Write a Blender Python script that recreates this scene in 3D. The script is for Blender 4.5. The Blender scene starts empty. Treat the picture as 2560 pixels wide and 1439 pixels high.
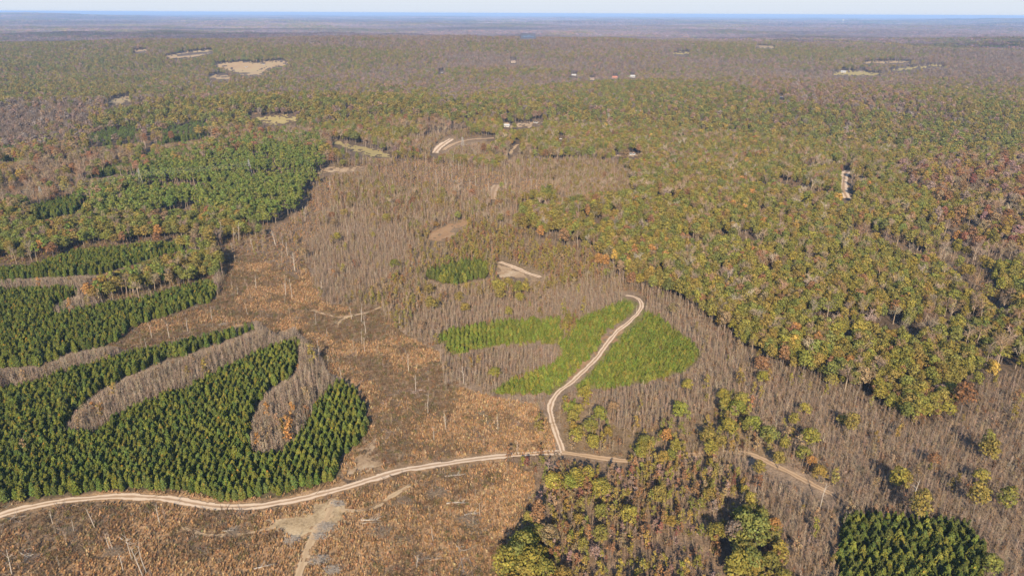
import bpy, math, random
import numpy as np
from mathutils import Matrix, Vector

random.seed(7)
RNG = np.random.default_rng(11)
scene = bpy.context.scene
COL = scene.collection

# ------------------------------------------------------------------ camera, sky, sun, exposure
CAM_H = 120.0
FPX = 1730.0                       # focal length in pixels of the 2560-wide photograph
PITCH = math.radians(21.63)
ROLL = math.radians(0.27)
fwd = np.array([0, math.cos(PITCH), -math.sin(PITCH)])
r0 = np.array([1.0, 0, 0]); u0 = np.cross(r0, fwd)
rgt = math.cos(ROLL) * r0 + math.sin(ROLL) * u0
upv = np.cross(rgt, fwd)
cd = bpy.data.cameras.new('camera'); cam = bpy.data.objects.new('camera', cd); COL.objects.link(cam)
cd.sensor_width = 36; cd.lens = 36 * FPX / 2560; cd.clip_start = 1; cd.clip_end = 90000
M = Matrix(((rgt[0], upv[0], -fwd[0], 0), (rgt[1], upv[1], -fwd[1], 0), (rgt[2], upv[2], -fwd[2], CAM_H), (0, 0, 0, 1)))
cam.matrix_world = M
scene.camera = cam

SUN_EL = math.radians(29); SUN_AZ = math.radians(5)      # sun behind the camera: light travels toward azimuth +5 deg of +Y
ldir = Vector((math.sin(SUN_AZ) * math.cos(SUN_EL), math.cos(SUN_AZ) * math.cos(SUN_EL), -math.sin(SUN_EL)))
sd = bpy.data.lights.new('sun', 'SUN'); sun = bpy.data.objects.new('sun', sd); COL.objects.link(sun)
sd.energy = 4.9; sd.angle = math.radians(0.6); sd.color = (1.0, 0.86, 0.66)
sun.rotation_euler = ldir.to_track_quat('-Z', 'Y').to_euler()
sun.location = (0, -200, 400)
world = bpy.data.worlds.new('World'); scene.world = world; world.use_nodes = True
wn = world.node_tree; wn.nodes.clear()
wo = wn.nodes.new('ShaderNodeOutputWorld'); wb = wn.nodes.new('ShaderNodeBackground'); ws = wn.nodes.new('ShaderNodeTexSky')
ws.sky_type = 'NISHITA'; ws.sun_disc = False; ws.sun_elevation = SUN_EL
ws.sun_rotation = math.radians(180) + SUN_AZ
ws.air_density = 1.0; ws.dust_density = 0.25; ws.ozone_density = 2.5; ws.altitude = 100
wb.inputs[1].default_value = 0.11
wt_ = wn.nodes.new('ShaderNodeTexCoord'); wx = wn.nodes.new('ShaderNodeSeparateXYZ'); wr = wn.nodes.new('ShaderNodeMapRange'); wm_ = wn.nodes.new('ShaderNodeMix')
wr.interpolation_type = 'SMOOTHSTEP'; wr.inputs[1].default_value = 0.0; wr.inputs[2].default_value = 0.16; wr.inputs[3].default_value = 1.0; wr.inputs[4].default_value = 0.0
wm_.data_type = 'RGBA'; wm_.inputs[7].default_value = (3.80, 4.15, 4.68, 1)      # the pale air low over the horizon
wn.links.new(wt_.outputs['Generated'], wx.inputs[0]); wn.links.new(wx.outputs[2], wr.inputs[0]); wn.links.new(wr.outputs[0], wm_.inputs[0])
wn.links.new(ws.outputs[0], wm_.inputs[6]); wn.links.new(wm_.outputs[2], wb.inputs[0]); wn.links.new(wb.outputs[0], wo.inputs[0])
vs = scene.view_settings
vs.view_transform = 'Standard'; vs.look = 'None'; vs.gamma = 1; vs.use_curve_mapping = False
vs.exposure = 0.8
cy = scene.cycles
cy.max_bounces = 4; cy.diffuse_bounces = 2; cy.glossy_bounces = 1; cy.transmission_bounces = 2
cy.volume_bounces = 0; cy.transparent_max_bounces = 4; cy.caustics_reflective = False; cy.caustics_refractive = False
cy.use_denoising = True

# ------------------------------------------------------------------ terrain
def _hash(ix, iy, seed):
    n = (ix.astype(np.int64) * 374761393 + iy.astype(np.int64) * 668265263 + seed * 1442695041) & 0x7fffffff
    n = ((n ^ (n >> 13)) * 1274126177) & 0x7fffffff
    n = n ^ (n >> 16)
    return (n & 0xffff) / 32767.5 - 1.0

def vnoise(x, y, seed=0):
    ix = np.floor(x); iy = np.floor(y); fx = x - ix; fy = y - iy
    fx = fx * fx * fx * (fx * (fx * 6 - 15) + 10); fy = fy * fy * fy * (fy * (fy * 6 - 15) + 10)
    a = _hash(ix, iy, seed); b = _hash(ix + 1, iy, seed); c = _hash(ix, iy + 1, seed); d = _hash(ix + 1, iy + 1, seed)
    return (a * (1 - fx) + b * fx) * (1 - fy) + (c * (1 - fx) + d * fx) * fy

def fbm(x, y, seed=0, octaves=3):
    s = 0; a = 1; t = 0
    for k in range(octaves):
        s = s + a * vnoise(x * 2 ** k + 17.3 * k, y * 2 ** k - 9.1 * k, seed + k); t += a; a *= 0.5
    return s / t

def ramp(r, a, b):
    t = np.clip((r - a) / (b - a), 0, 1)
    return t * t * (3 - 2 * t)

BUMPS = []
def terrain(x, y):
    x = np.asarray(x, float); y = np.asarray(y, float)
    r = np.hypot(x, y)
    h = 1.4 * fbm(x / 70, y / 70, 3, 2) * ramp(r, 60, 200)
    h = h + ramp(r, 220, 900) * 7 * fbm(x / 240, y / 240, 21, 2)
    h = h + ramp(r, 650, 2600) * 24 * fbm(x / 700, y / 560, 35, 3)
    h = h + ramp(r, 2500, 9000) * 19 * fbm(x / 2300, y / 1500, 48, 3)
    h = h + ramp(r, 9000, 26000) * 13 * fbm(x / 6500, y / 4200, 57, 3)
    for bx, by, bh, sx, sy in BUMPS:
        h = h + bh * np.exp(-((x - bx) / sx) ** 2 - ((y - by) / sy) ** 2)
    over = np.maximum(h - 62.0, 0.0)                 # no summit rises past the drone
    return np.where(h > 62.0, 62.0 + 40.0 * over / (over + 40.0), h)

def project(x, y, z):
    dz = z - CAM_H
    d = x * fwd[0] + y * fwd[1] + dz * fwd[2]
    a = x * rgt[0] + y * rgt[1] + dz * rgt[2]
    b = x * upv[0] + y * upv[1] + dz * upv[2]
    d = np.where(d < 1e-3, 1e-3, d)
    return 1280 + FPX * a / d, 719.5 - FPX * b / d

def ray(px, py):
    v = fwd + rgt * ((px - 1280) / FPX) + upv * ((719.5 - py) / FPX)
    return v / np.linalg.norm(v)

_T = np.concatenate([np.linspace(60, 900, 1400), np.geomspace(901, 42000, 2600)])
def ground_at(px, py, lift=0.0):
    """the terrain point under whose top (lift metres up) the pixel falls"""
    v = ray(px, py)
    X = v[0] * _T; Y = v[1] * _T; Z = CAM_H + v[2] * _T
    below = Z - lift < terrain(X, Y)
    k = int(np.argmax(below)) if below.any() else len(_T) - 1
    lo, hi = _T[max(k - 1, 0)], _T[k]
    for _ in range(20):
        m = 0.5 * (lo + hi)
        if CAM_H + v[2] * m - lift < float(terrain(v[0] * m, v[1] * m)): hi = m
        else: lo = m
    x, y = v[0] * hi, v[1] * hi
    return float(x), float(y), float(terrain(x, y))

def flat_at(px, py):
    v = ray(px, py); t = -CAM_H / v[2]
    return v[0] * t, v[1] * t
for px, py, bh, sx, sy in ((1440, 530, 9, 70, 60), (470, 290, 16, 330, 110), (1000, 300, 12, 230, 110), (640, 400, 7, 120, 80),
                           (1700, 240, 14, 420, 180), (2250, 300, 10, 300, 150), (1250, 150, 26, 1500, 420), (420, 150, 18, 800, 350), (2300, 130, 28, 1500, 600)):
    fx_, fy_ = flat_at(px, py); BUMPS.append((fx_, fy_, bh, sx, sy))
vl = ray(-60, 46); BUMPS.append((vl[0] * 14000, vl[1] * 14000, 84, 2100, 1300))
vl = ray(2600, 56); BUMPS.append((vl[0] * 15000, vl[1] * 15000, 66, 1500, 1300))

# ------------------------------------------------------------------ what grows where, traced on the photograph
CLS = {}
ORDER = []
def region(name, *polys):
    if name not in CLS: CLS[name] = len(CLS)
    for p in polys: ORDER.append((CLS[name], p))
region('far_woods')
region('mid_woods', [(0, 215), (500, 200), (1100, 230), (2560, 330), (2560, 1439), (0, 1439)])
region('grey_saplings', [(770, 560), (900, 500), (1300, 560), (1700, 740), (1900, 900), (2100, 1000), (1400, 1140), (1000, 830), (770, 700)])
region('grey_strip', [(0, 600), (500, 600), (560, 690), (560, 760), (860, 900), (900, 1100), (840, 1190), (0, 1240)])
region('green_woods', [(1130, 270), (1250, 235), (1500, 212), (1700, 208), (1950, 240), (2100, 275), (2300, 310), (2560, 380), (2560, 945), (2450, 950), (2410, 1030),
    (2290, 1065), (2160, 1000), (2040, 955), (1980, 935), (1900, 900), (1850, 855), (1760, 795), (1665, 745), (1600, 720), (1545, 690), (1560, 665), (1500, 640),
    (1440, 615), (1380, 598), (1310, 585), (1265, 545), (1330, 500), (1480, 475), (1610, 470), (1560, 425), (1600, 395), (1400, 395), (1260, 385), (1200, 350), (1120, 300)],
    [(790, 300), (880, 275), (960, 290), (1060, 330), (1090, 350), (1000, 380), (960, 370), (860, 345), (760, 340)])
region('rust_woods', [(1880, 215), (2150, 215), (2280, 250), (2250, 290), (2050, 280), (1900, 245)], [(2230, 420), (2560, 400), (2560, 560), (2400, 540), (2260, 480)],
    [(2300, 560), (2560, 560), (2560, 690), (2440, 660)])
region('thin_woods', [(830, 420), (930, 400), (1050, 385), (1250, 400), (1500, 400), (1560, 425), (1600, 470), (1480, 480), (1330, 505), (1270, 545), (1310, 588), (1380, 600), (1440, 620),
    (1500, 645), (1555, 668), (1540, 692), (1590, 725), (1660, 752), (1600, 760), (1560, 745), (1400, 800), (1090, 830), (1100, 870), (1000, 830), (950, 770), (830, 765), (800, 740), (760, 660), (780, 590), (830, 520)],
    [(1000, 345), (1200, 335), (1250, 385), (1050, 385)])
region('olive_saplings', [(1000, 620), (1080, 590), (1200, 560), (1330, 585), (1440, 625), (1520, 670), (1480, 700), (1400, 720), (1340, 690), (1230, 650), (1130, 640), (1050, 670), (900, 740), (860, 690)])
region('grey_saplings', [(1650, 750), (1700, 770), (1770, 800), (1850, 858), (1900, 905), (1990, 940), (2050, 960), (2160, 1010), (2290, 1075), (2420, 1040), (2460, 955), (2560, 950), (2560, 1439), (1440, 1439), (1390, 1150), (1400, 1000),
    (1440, 975), (1560, 962), (1640, 947), (1725, 922), (1755, 890), (1740, 850), (1705, 830), (1650, 785)],
    [(760, 590), (860, 560), (1000, 560), (1040, 620), (1000, 690), (900, 740), (830, 762), (800, 740), (765, 670)],
    [(1000, 830), (1090, 830), (1110, 860), (1130, 885), (1210, 868), (1300, 858), (1390, 855), (1408, 870), (1385, 897), (1330, 922), (1265, 945), (1220, 978), (1130, 970), (1110, 960), (1100, 880)],
    [(1010, 790), (1150, 760), (1300, 740), (1480, 720), (1590, 735), (1560, 748), (1420, 795), (1250, 800), (1090, 832), (1010, 830)],
    [(1210, 965), (1310, 982), (1395, 985), (1370, 1050), (1340, 1010), (1230, 990)])
region('leafy_saplings', [(1400, 1000), (1470, 1010), (1560, 1080), (1700, 1050), (1830, 1010), (1900, 1060), (1990, 1100), (1960, 1160), (1880, 1135), (1720, 1130), (1600, 1150), (1420, 1132), (1400, 1080)])
region('rust_saplings', [(1260, 1140), (1330, 1138), (1440, 1145), (1560, 1160), (1720, 1150), (1850, 1180), (1880, 1300), (1820, 1439), (1235, 1439), (1270, 1350), (1345, 1250), (1335, 1180)])
region('mixed_edge', [(985, 392), (1060, 385), (1200, 388), (1262, 405), (1255, 420), (1150, 408), (1050, 412), (985, 420)], [(1010, 800), (1030, 790), (1040, 800), (1020, 812)], [(1230, 690), (1310, 690), (1330, 735), (1250, 750), (1225, 730)], [(1300, 505), (1340, 495), (1345, 515), (1300, 530)], [(1285, 1330), (1340, 1310), (1390, 1330), (1420, 1439), (1225, 1439), (1250, 1390)], [(1800, 1290), (1900, 1250), (1960, 1330), (1980, 1439), (1820, 1439)],
    [(2180, 960), (2300, 985), (2420, 985), (2360, 1050), (2290, 1072), (2170, 1010)])
region('hardwood_strip', [(0, 545), (60, 520), (150, 560), (300, 540), (400, 552), (520, 545), (640, 530), (700, 540), (700, 560), (640, 590), (560, 600), (505, 604), (470, 598), (353, 604), (269, 614), (185, 621), (134, 638), (67, 661), (0, 675)],
    [(242, 688), (302, 668), (386, 641), (470, 621), (520, 624), (545, 648), (560, 690), (520, 695), (437, 712), (353, 735), (285, 745), (200, 762), (208, 715), (235, 698)])
region('grey_strip', [(0, 700), (67, 690), (168, 684), (242, 684), (238, 704), (134, 714), (0, 724)],
    [(0, 935), (100, 902), (175, 872), (235, 868), (300, 850), (330, 866), (250, 897), (150, 930), (67, 965), (0, 985)],
    [(160, 1085), (190, 1050), (250, 1020), (330, 985), (420, 958), (520, 913), (620, 876), (690, 838), (740, 815), (760, 840), (690, 850), (600, 888), (500, 938), (400, 975), (300, 1022), (215, 1068)],
    [(622, 1110), (640, 1050), (700, 990), (738, 950), (748, 885), (790, 875), (822, 935), (785, 1000), (742, 1078), (690, 1113), (640, 1125)],
    [(130, 758), (185, 733), (240, 745), (200, 764), (140, 775)])
region('old_pines', [(300, 455), (420, 440), (560, 470), (760, 470), (770, 505), (742, 524), (700, 558), (600, 548), (470, 552), (330, 548), (190, 545), (200, 520), (250, 490)], [(335, 410), (400, 392), (480, 388), (560, 365), (650, 350), (740, 348), (800, 360), (822, 400), (800, 415), (700, 412), (600, 427), (480, 427), (340, 427)],
    [(340, 425), (480, 425), (600, 425), (700, 410), (800, 413), (790, 440), (640, 470), (500, 470), (380, 450)],
    [(370, 448), (500, 432), (640, 425), (760, 420), (792, 440), (765, 470), (770, 500), (740, 522), (640, 510), (560, 500), (480, 492), (400, 470)],
    [(150, 550), (210, 520), (330, 500), (420, 520), (560, 500), (640, 505), (740, 505), (742, 525), (700, 560), (600, 545), (500, 545), (400, 552), (300, 552)])
region('slash', [(330, 472), (450, 458), (560, 478), (565, 495), (430, 488), (340, 492)], [(480, 426), (620, 419), (760, 411), (760, 421), (640, 427), (480, 434)])
region('grey_saplings', [(2326, 598), (2350, 603), (2400, 650), (2455, 698), (2535, 758), (2510, 770), (2440, 728), (2388, 678), (2338, 632)])
region('young_dark_pines', [(215, 352), (270, 330), (330, 325), (372, 343), (345, 355), (215, 366)], [(380, 350), (430, 325), (500, 313), (542, 325), (500, 345), (400, 360)],
    [(200, 432), (260, 410), (330, 405), (352, 430), (260, 442), (210, 442)], [(0, 378), (45, 378), (40, 400), (0, 404)],
    [(60, 528), (100, 500), (200, 480), (300, 465), (350, 452), (300, 475), (240, 480), (190, 530), (100, 552)])
region('pines', [(0, 675), (67, 661), (134, 638), (185, 621), (269, 614), (353, 604), (470, 598), (504, 604), (470, 618), (386, 641), (302, 668), (242, 688), (168, 688), (67, 695), (0, 705)],
    [(0, 725), (134, 712), (195, 712), (188, 735), (134, 762), (130, 775), (200, 764), (285, 747), (353, 737), (437, 714), (504, 697), (531, 695), (541, 715), (537, 745), (480, 769), (403, 794), (336, 814), (268, 862), (168, 882), (100, 912), (0, 942)],
    [(0, 985), (60, 953), (150, 920), (250, 893), (340, 865), (450, 835), (560, 812), (630, 798), (640, 822), (560, 852), (480, 880), (400, 903), (330, 933), (250, 972), (190, 1022), (155, 1072), (215, 1072), (300, 1024),
     (400, 977), (500, 940), (600, 890), (690, 850), (742, 838), (748, 870), (738, 930), (655, 985), (625, 1060), (622, 1115), (640, 1128), (690, 1117), (742, 1082), (785, 1005), (825, 955), (848, 943), (888, 962), (912, 1012),
     (916, 1085), (870, 1125), (842, 1150), (850, 1190), (830, 1205), (700, 1238), (620, 1256), (550, 1252), (500, 1233), (400, 1222), (270, 1226), (140, 1240), (90, 1250), (0, 1272)])
region('small_pines', [(1090, 830), (1130, 815), (1250, 795), (1400, 785), (1420, 800), (1560, 745), (1588, 750), (1592, 772), (1560, 802), (1512, 825), (1500, 862), (1465, 900), (1410, 960), (1385, 980), (1300, 985), (1220, 978), (1270, 945), (1335, 920), (1388, 895), (1408, 870), (1393, 855),
     (1300, 855), (1205, 867), (1130, 885), (1105, 850)],
    [(1608, 772), (1650, 785), (1700, 830), (1735, 850), (1752, 890), (1722, 920), (1640, 947), (1560, 962), (1450, 972), (1438, 960), (1485, 915), (1525, 860), (1575, 808)])
region('block_pines', [(1055, 670), (1110, 655), (1180, 640), (1215, 643), (1228, 692), (1160, 707), (1100, 707), (1060, 692)],
    [(2100, 1290), (2160, 1262), (2280, 1272), (2420, 1288), (2460, 1340), (2505, 1439), (2110, 1439), (2095, 1350)])
region('rust_saplings', [(1405, 850), (1440, 810), (1420, 785), (1400, 800), (1408, 830)], [(1412, 870), (1428, 838), (1420, 830)])
region('clearcut', [(540, 600), (620, 592), (700, 560), (750, 520), (790, 470), (800, 440), (835, 440), (830, 520), (780, 590), (760, 650), (800, 740), (830, 762), (950, 770), (1000, 830), (1100, 880), (1110, 960), (1230, 990), (1340, 1010), (1372, 1050),
     (1390, 1100), (1385, 1132), (1250, 1140), (960, 1185), (880, 1200), (855, 1195), (845, 1150), (872, 1127), (918, 1088), (914, 1012), (890, 960), (850, 940), (826, 935), (795, 875), (770, 850), (745, 832), (740, 812), (690, 832), (640, 800), (504, 833), (320, 873), (268, 862), (336, 814), (403, 794), (480, 770), (540, 747), (547, 715), (562, 690), (548, 640)],
    [(0, 1290), (400, 1250), (560, 1270), (640, 1272), (760, 1245), (950, 1190), (1100, 1155), (1250, 1140), (1332, 1180), (1342, 1250), (1270, 1345), (1228, 1439), (0, 1439)],
    [(0, 1272), (90, 1250), (270, 1226), (400, 1222), (500, 1233), (550, 1252), (700, 1238), (850, 1192), (880, 1222), (570, 1276), (330, 1248), (0, 1300)],
    [(1130, 1000), (1230, 990), (1130, 960)])
region('slash', [(540, 600), (620, 592), (700, 560), (750, 520), (790, 470), (800, 440), (835, 440), (830, 520), (780, 590), (760, 650), (745, 700), (640, 640), (548, 640)],
    [(900, 420), (1050, 400), (1400, 460), (1380, 490), (1000, 470)])
CLEAR = 'clear'
# open ground (no trees): roads, clearings, fields
ROADS = {
    'haul': dict(pts=[(-120, 1325), (-40, 1302), (0, 1288), (60, 1271), (130, 1256), (220, 1246), (330, 1241), (420, 1247), (500, 1261), (570, 1268), (650, 1264), (740, 1248), (850, 1222), (930, 1197), (1000, 1177), (1080, 1163), (1180, 1149), (1262, 1139), (1330, 1134), (1400, 1130)], w=1.5, keep=11),
    'spur': dict(pts=[(1565, 738), (1588, 743), (1603, 757), (1600, 776), (1572, 805), (1542, 830), (1517, 860), (1490, 896), (1462, 925), (1430, 955), (1400, 976), (1382, 1000), (1375, 1025), (1384, 1060), (1394, 1090), (1402, 1115), (1408, 1132)], w=1.15, keep=9),
    'dirt': dict(pts=[(1405, 1130), (1450, 1137), (1500, 1145), (1560, 1151), (1640, 1150), (1740, 1137), (1820, 1130), (1880, 1137), (1940, 1165), (2000, 1195), (2085, 1237)], w=1.2, keep=10),
    'skid': dict(pts=[(735, 1470), (745, 1439), (762, 1395), (780, 1350), (800, 1318), (822, 1285), (835, 1250)], w=1.9, keep=8),
    'trail': dict(pts=[(850, 1273), (895, 1277), (940, 1268), (975, 1243), (1025, 1212)], w=1.0, keep=3),
    'trace': dict(pts=[(455, 1318), (490, 1330), (520, 1338), (600, 1336), (690, 1318)], w=.75, keep=3),
    'landing': dict(pts=[(1250, 655), (1283, 668), (1320, 683), (1352, 694)], w=1.6, keep=7),
    'fork': dict(pts=[(780, 776), (840, 793), (905, 785), (955, 768)], w=1.0, keep=2),
    'branch': dict(pts=[(843, 815), (855, 800), (880, 790)], w=.9, keep=2),
    'upper': dict(pts=[(1085, 383), (1102, 366), (1128, 348)], w=4.2, keep=8),
    'bench': dict(pts=[(1108, 376), (1140, 358), (1185, 349), (1235, 346)], w=2.4, keep=4),
    'gully': dict(pts=[(1275, 388), (1283, 372), (1296, 362)], w=2.4, keep=4),
    'lane': dict(pts=[(2117, 497), (2110, 480), (2108, 462), (2112, 440), (2118, 428)], w=4, keep=7),
    'track': dict(pts=[(1232, 500), (1233, 480), (1241, 463)], w=4, keep=5),
}
PATCHES = [  # name, label, colour, polygon
    ('clearing', 'pale sandy log landing below the curving dirt road', 'sand', [(665, 1300), (720, 1285), (790, 1262), (850, 1240), (862, 1262), (850, 1300), (825, 1325), (800, 1345), (740, 1345), (700, 1322)]),
    ('clearing', 'pale bare patch beside the tip of the dark pine block', 'sand2', [(862, 1150), (905, 1120), (935, 1095), (945, 1130), (960, 1165), (900, 1185), (868, 1190)]),
    ('clearing', 'brown bare wedge on the near side of the winding track', 'tan', [(1505, 840), (1545, 815), (1560, 812), (1535, 838), (1512, 870), (1490, 902), (1440, 950), (1410, 965), (1450, 915), (1490, 880)]),
    ('clearing', 'sandy clearing beside the small square pine block', 'sand2', [(1237, 668), (1255, 660), (1310, 683), (1335, 694), (1290, 695), (1240, 690)]),
    ('clearing', 'tan clearing among grey saplings in the middle of the woods', 'tan', [(1066, 592), (1085, 576), (1120, 560), (1160, 552), (1175, 556), (1145, 572), (1118, 588), (1110, 602), (1075, 604)]),
    ('field', 'golden green hay field with straight far edge', 'hay', [(640, 294), (690, 289), (743, 291), (742, 305), (700, 312), (655, 308)]),
    ('field', 'small golden strip beside the hay field', 'tan', [(618, 285), (640, 285), (645, 292), (625, 294)]),
    ('field', 'long tan and green meadow strip beside the thin woods', 'hay', [(822, 350), (870, 357), (930, 373), (980, 384), (972, 394), (930, 392), (880, 372), (830, 362)]),
    ('field', 'bare reddish strip behind the tall pines', 'sand2', [(800, 419), (850, 419), (912, 416), (912, 426), (850, 431), (805, 431)]),
    ('field', 'large tan farm field with a white house', 'farm', [(540, 163), (600, 158), (640, 160), (700, 155), (715, 162), (660, 172), (650, 183), (610, 183), (575, 172)]),
    ('field', 'two pale hilltop fields far off', 'farm', [(412, 141), (440, 135), (475, 131), (522, 127), (527, 134), (490, 140), (450, 144)]),
    ('field', 'small tan field below the farm field', 'farm', [(522, 192), (545, 187), (575, 192), (570, 197), (530, 198)]),
    ('field', 'dry field at the foot of the wooded ridge', 'farm', [(262, 254), (290, 246), (322, 240), (324, 256), (290, 260)]),
    ('field', 'thin pale far field left of the hilltop fields', 'farm', [(333, 126), (365, 124), (366, 130), (335, 132)]),
    ('field', 'green pasture strip among mauve woods', 'hay', [(1680, 134), (1720, 130), (1722, 137), (1690, 138)]),
    ('field', 'pale pasture with white farm buildings', 'hay', [(2095, 182), (2140, 179), (2195, 184), (2198, 188), (2140, 188), (2080, 187)]),
    ('field', 'long pale pasture strip on a rise', 'hay', [(2225, 173), (2280, 168), (2350, 163), (2356, 166), (2280, 173), (2230, 176)]),
    ('field', 'thin pale strip above the long pasture', 'farm', [(2160, 155), (2270, 154), (2272, 158), (2165, 159)]),
    ('field', 'short far strip right of the pasture', 'farm', [(1890, 114), (1935, 117), (1934, 121), (1890, 119)]),
    ('clearing', 'bare notch between two young pine blocks', 'tan', [(364, 346), (384, 346), (380, 365), (372, 385), (356, 386), (366, 366)]),
    ('clearing', 'bare strip beside the forest lane', 'tan', [(2120, 470), (2138, 472), (2136, 490), (2122, 498)]),
    ('clearing', 'yard of the white houses', 'sand2', [(1250, 308), (1290, 312), (1345, 303), (1380, 306), (1320, 318), (1262, 320)]),
    ('clearing', 'yard of the long white house', 'sand2', [(1530, 386), (1580, 382), (1608, 388), (1600, 393), (1540, 391)]),
]
def widen(poly):
    c = np.mean(poly, 0); return [tuple(c + (np.array(p) - c) * (1.12, 1.4)) for p in poly] if c[1] < 262 else poly
PATCHES = [(a, b, c, widen(d)) for a, b, c, d in PATCHES]
HOUSES = [  # pixel of the base, width in pixels, colour, label
    (1265, 317, 20, 'white', 'white house at the near edge of the sandy yard'), (1340, 308, 10, 'white', 'small white building at the far end of the yard'),
    (1580, 388, 15, 'white', 'white house standing in the green woods'), (1548, 389, 9, 'tan', 'tan shed beside the white house in the green woods'),
    (1283, 157, 13, 'tan', 'pale house alone on the mauve ridge'), (1435, 190, 12, 'white', 'white roofed house left of the row of roofs'),
    (1480, 200, 14, 'tan', 'tan house in the middle of the row of roofs'), (1537, 196, 15, 'red', 'red roofed house in the row of roofs'),
    (1581, 194, 17, 'white', 'long white building at the right end of the row'), (1952, 246, 12, 'white', 'pale house at the crest of the green woods'),
    (616, 169, 6, 'white', 'white farmhouse in the tan field'), (660, 162, 5, 'white', 'small white barn behind the farmhouse'),
    (2108, 182, 12, 'white', 'white farm buildings at the left end of pasture'), (2153, 180, 6, 'tan', 'grey silo shed on the pasture'),
    (1105, 182, 5, 'white', 'tiny white house in the brown woods'), (1402, 348, 5, 'white', 'tiny white hut among green treetops')]

W2, H2, SH, SV = 1500, 900, 350, 60          # half-resolution raster with margins (photo pixel = 2*i - margin)
MX, MY = 220, 20
def fill(mask_shape, poly):
    P = np.array([((-440 if x <= 0 else 2780 if x >= 2559 else x), (1740 if y >= 1438 else y)) for x, y in poly], float)
    P = (P + [2 * MX, 2 * MY]) / 2
    x0, y0 = np.floor(P.min(0)).astype(int); x1, y1 = np.ceil(P.max(0)).astype(int)
    x0 = max(x0, 0); y0 = max(y0, 0); x1 = min(x1, mask_shape[1] - 1); y1 = min(y1, mask_shape[0] - 1)
    X, Y = np.meshgrid(np.arange(x0, x1 + 1), np.arange(y0, y1 + 1))
    ins = np.zeros(X.shape, bool)
    for i in range(len(P)):
        ax, ay = P[i]; bx, by = P[i - 1]
        if ay == by: continue
        c = ((ay > Y) != (by > Y)) & (X < (bx - ax) * (Y - ay) / (by - ay) + ax)
        ins ^= c
    return (slice(y0, y1 + 1), slice(x0, x1 + 1)), ins
REG = np.zeros((H2, 1280 + 2 * MX), np.uint8)
for cid, poly in ORDER:
    sl, ins = fill(REG.shape, poly); REG[sl][ins] = cid
CLR = np.zeros(REG.shape, bool); BARE = np.zeros(REG.shape, bool)
for nm, lb, colr, poly in PATCHES:
    sl, ins = fill(REG.shape, poly); BARE[sl][ins] = True
def stroke(pts, wpx):
    for (ax, ay), (bx, by) in zip(pts[:-1], pts[1:]):
        n = int(max(2, math.hypot(bx - ax, by - ay) / 2))
        for t in np.linspace(0, 1, n):
            cx = (ax + (bx - ax) * t + 2 * MX) / 2; cy_ = (ay + (by - ay) * t + 2 * MY) / 2
            rr = wpx / 2
            ya, yb = int(max(0, cy_ - rr)), int(cy_ + rr + 1); xa, xb = int(max(0, cx - rr)), int(cx + rr + 1)
            CLR[ya:yb, xa:xb] = True
for nm, d in ROADS.items():
    pts = d['pts']
    if nm == 'haul': pts = pts[:18]
    if nm == 'dirt': stroke(pts[:4], 8); pts = pts[7:]
    stroke(pts, d['keep'])
for hx, hy, hl, hc, hlab in HOUSES:
    stroke([(hx - 4, hy - 2), (hx + 4, hy - 2)], 4)
stroke([(2112, 432), (2112, 470)], 9)
stroke([(1305, 91), (1335, 91)], 5)
TRACK = CLR.copy(); CLR |= BARE
def lookup(raster, px, py):
    i = np.clip(((px + 2 * MX) / 2), 0, raster.shape[1] - 1).astype(int)
    j = np.clip(((py + 2 * MY) / 2), 0, raster.shape[0] - 1).astype(int)
    return raster[j, i]

# ------------------------------------------------------------------ materials
def new_mat(name):
    m = bpy.data.materials.new(name); m.use_nodes = True; m.node_tree.nodes.clear()
    return m, m.node_tree.nodes, m.node_tree.links

def plain(name, col, rough=0.8, noise=0.25, scale=1.5, metal=0):
    m, N, L = new_mat(name)
    o = N.new('ShaderNodeOutputMaterial'); b = N.new('ShaderNodeBsdfPrincipled')
    b.inputs['Roughness'].default_value = rough; b.inputs['Metallic'].default_value = metal
    tc = N.new('ShaderNodeTexCoord'); nz = N.new('ShaderNodeTexNoise'); nz.inputs['Scale'].default_value = scale; nz.inputs['Detail'].default_value = 5
    mx = N.new('ShaderNodeMix'); mx.data_type = 'RGBA'
    mx.inputs[6].default_value = (*[c * (1 - noise) for c in col], 1); mx.inputs[7].default_value = (*[min(1, c * (1 + noise)) for c in col], 1)
    L.new(tc.outputs['Object'], nz.inputs['Vector']); L.new(nz.outputs['Fac'], mx.inputs[0]); L.new(mx.outputs[2], b.inputs['Base Color'])
    L.new(b.outputs[0], o.inputs[0]); return m

def leaf(name, transl=0.25):
    """foliage: the tree's own tint times a small per-leaf variation"""
    m, N, L = new_mat(name)
    o = N.new('ShaderNodeOutputMaterial')
    t = N.new('ShaderNodeAttribute'); t.attribute_type = 'INSTANCER'; t.attribute_name = 'tint'
    v = N.new('ShaderNodeAttribute'); v.attribute_type = 'GEOMETRY'; v.attribute_name = 'var'
    mx = N.new('ShaderNodeMix'); mx.data_type = 'RGBA'; mx.blend_type = 'MULTIPLY'; mx.inputs[0].default_value = 1
    d = N.new('ShaderNodeBsdfDiffuse')
    L.new(t.outputs['Color'], mx.inputs[6]); L.new(v.outputs['Color'], mx.inputs[7]); L.new(mx.outputs[2], d.inputs['Color'])
    if transl > 0:
        tr = N.new('ShaderNodeBsdfTranslucent'); ms = N.new('ShaderNodeMixShader'); ms.inputs[0].default_value = transl
        L.new(mx.outputs[2], tr.inputs['Color']); L.new(d.outputs[0], ms.inputs[1]); L.new(tr.outputs[0], ms.inputs[2]); L.new(ms.outputs[0], o.inputs[0])
    else:
        L.new(d.outputs[0], o.inputs[0])
    return m

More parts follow.
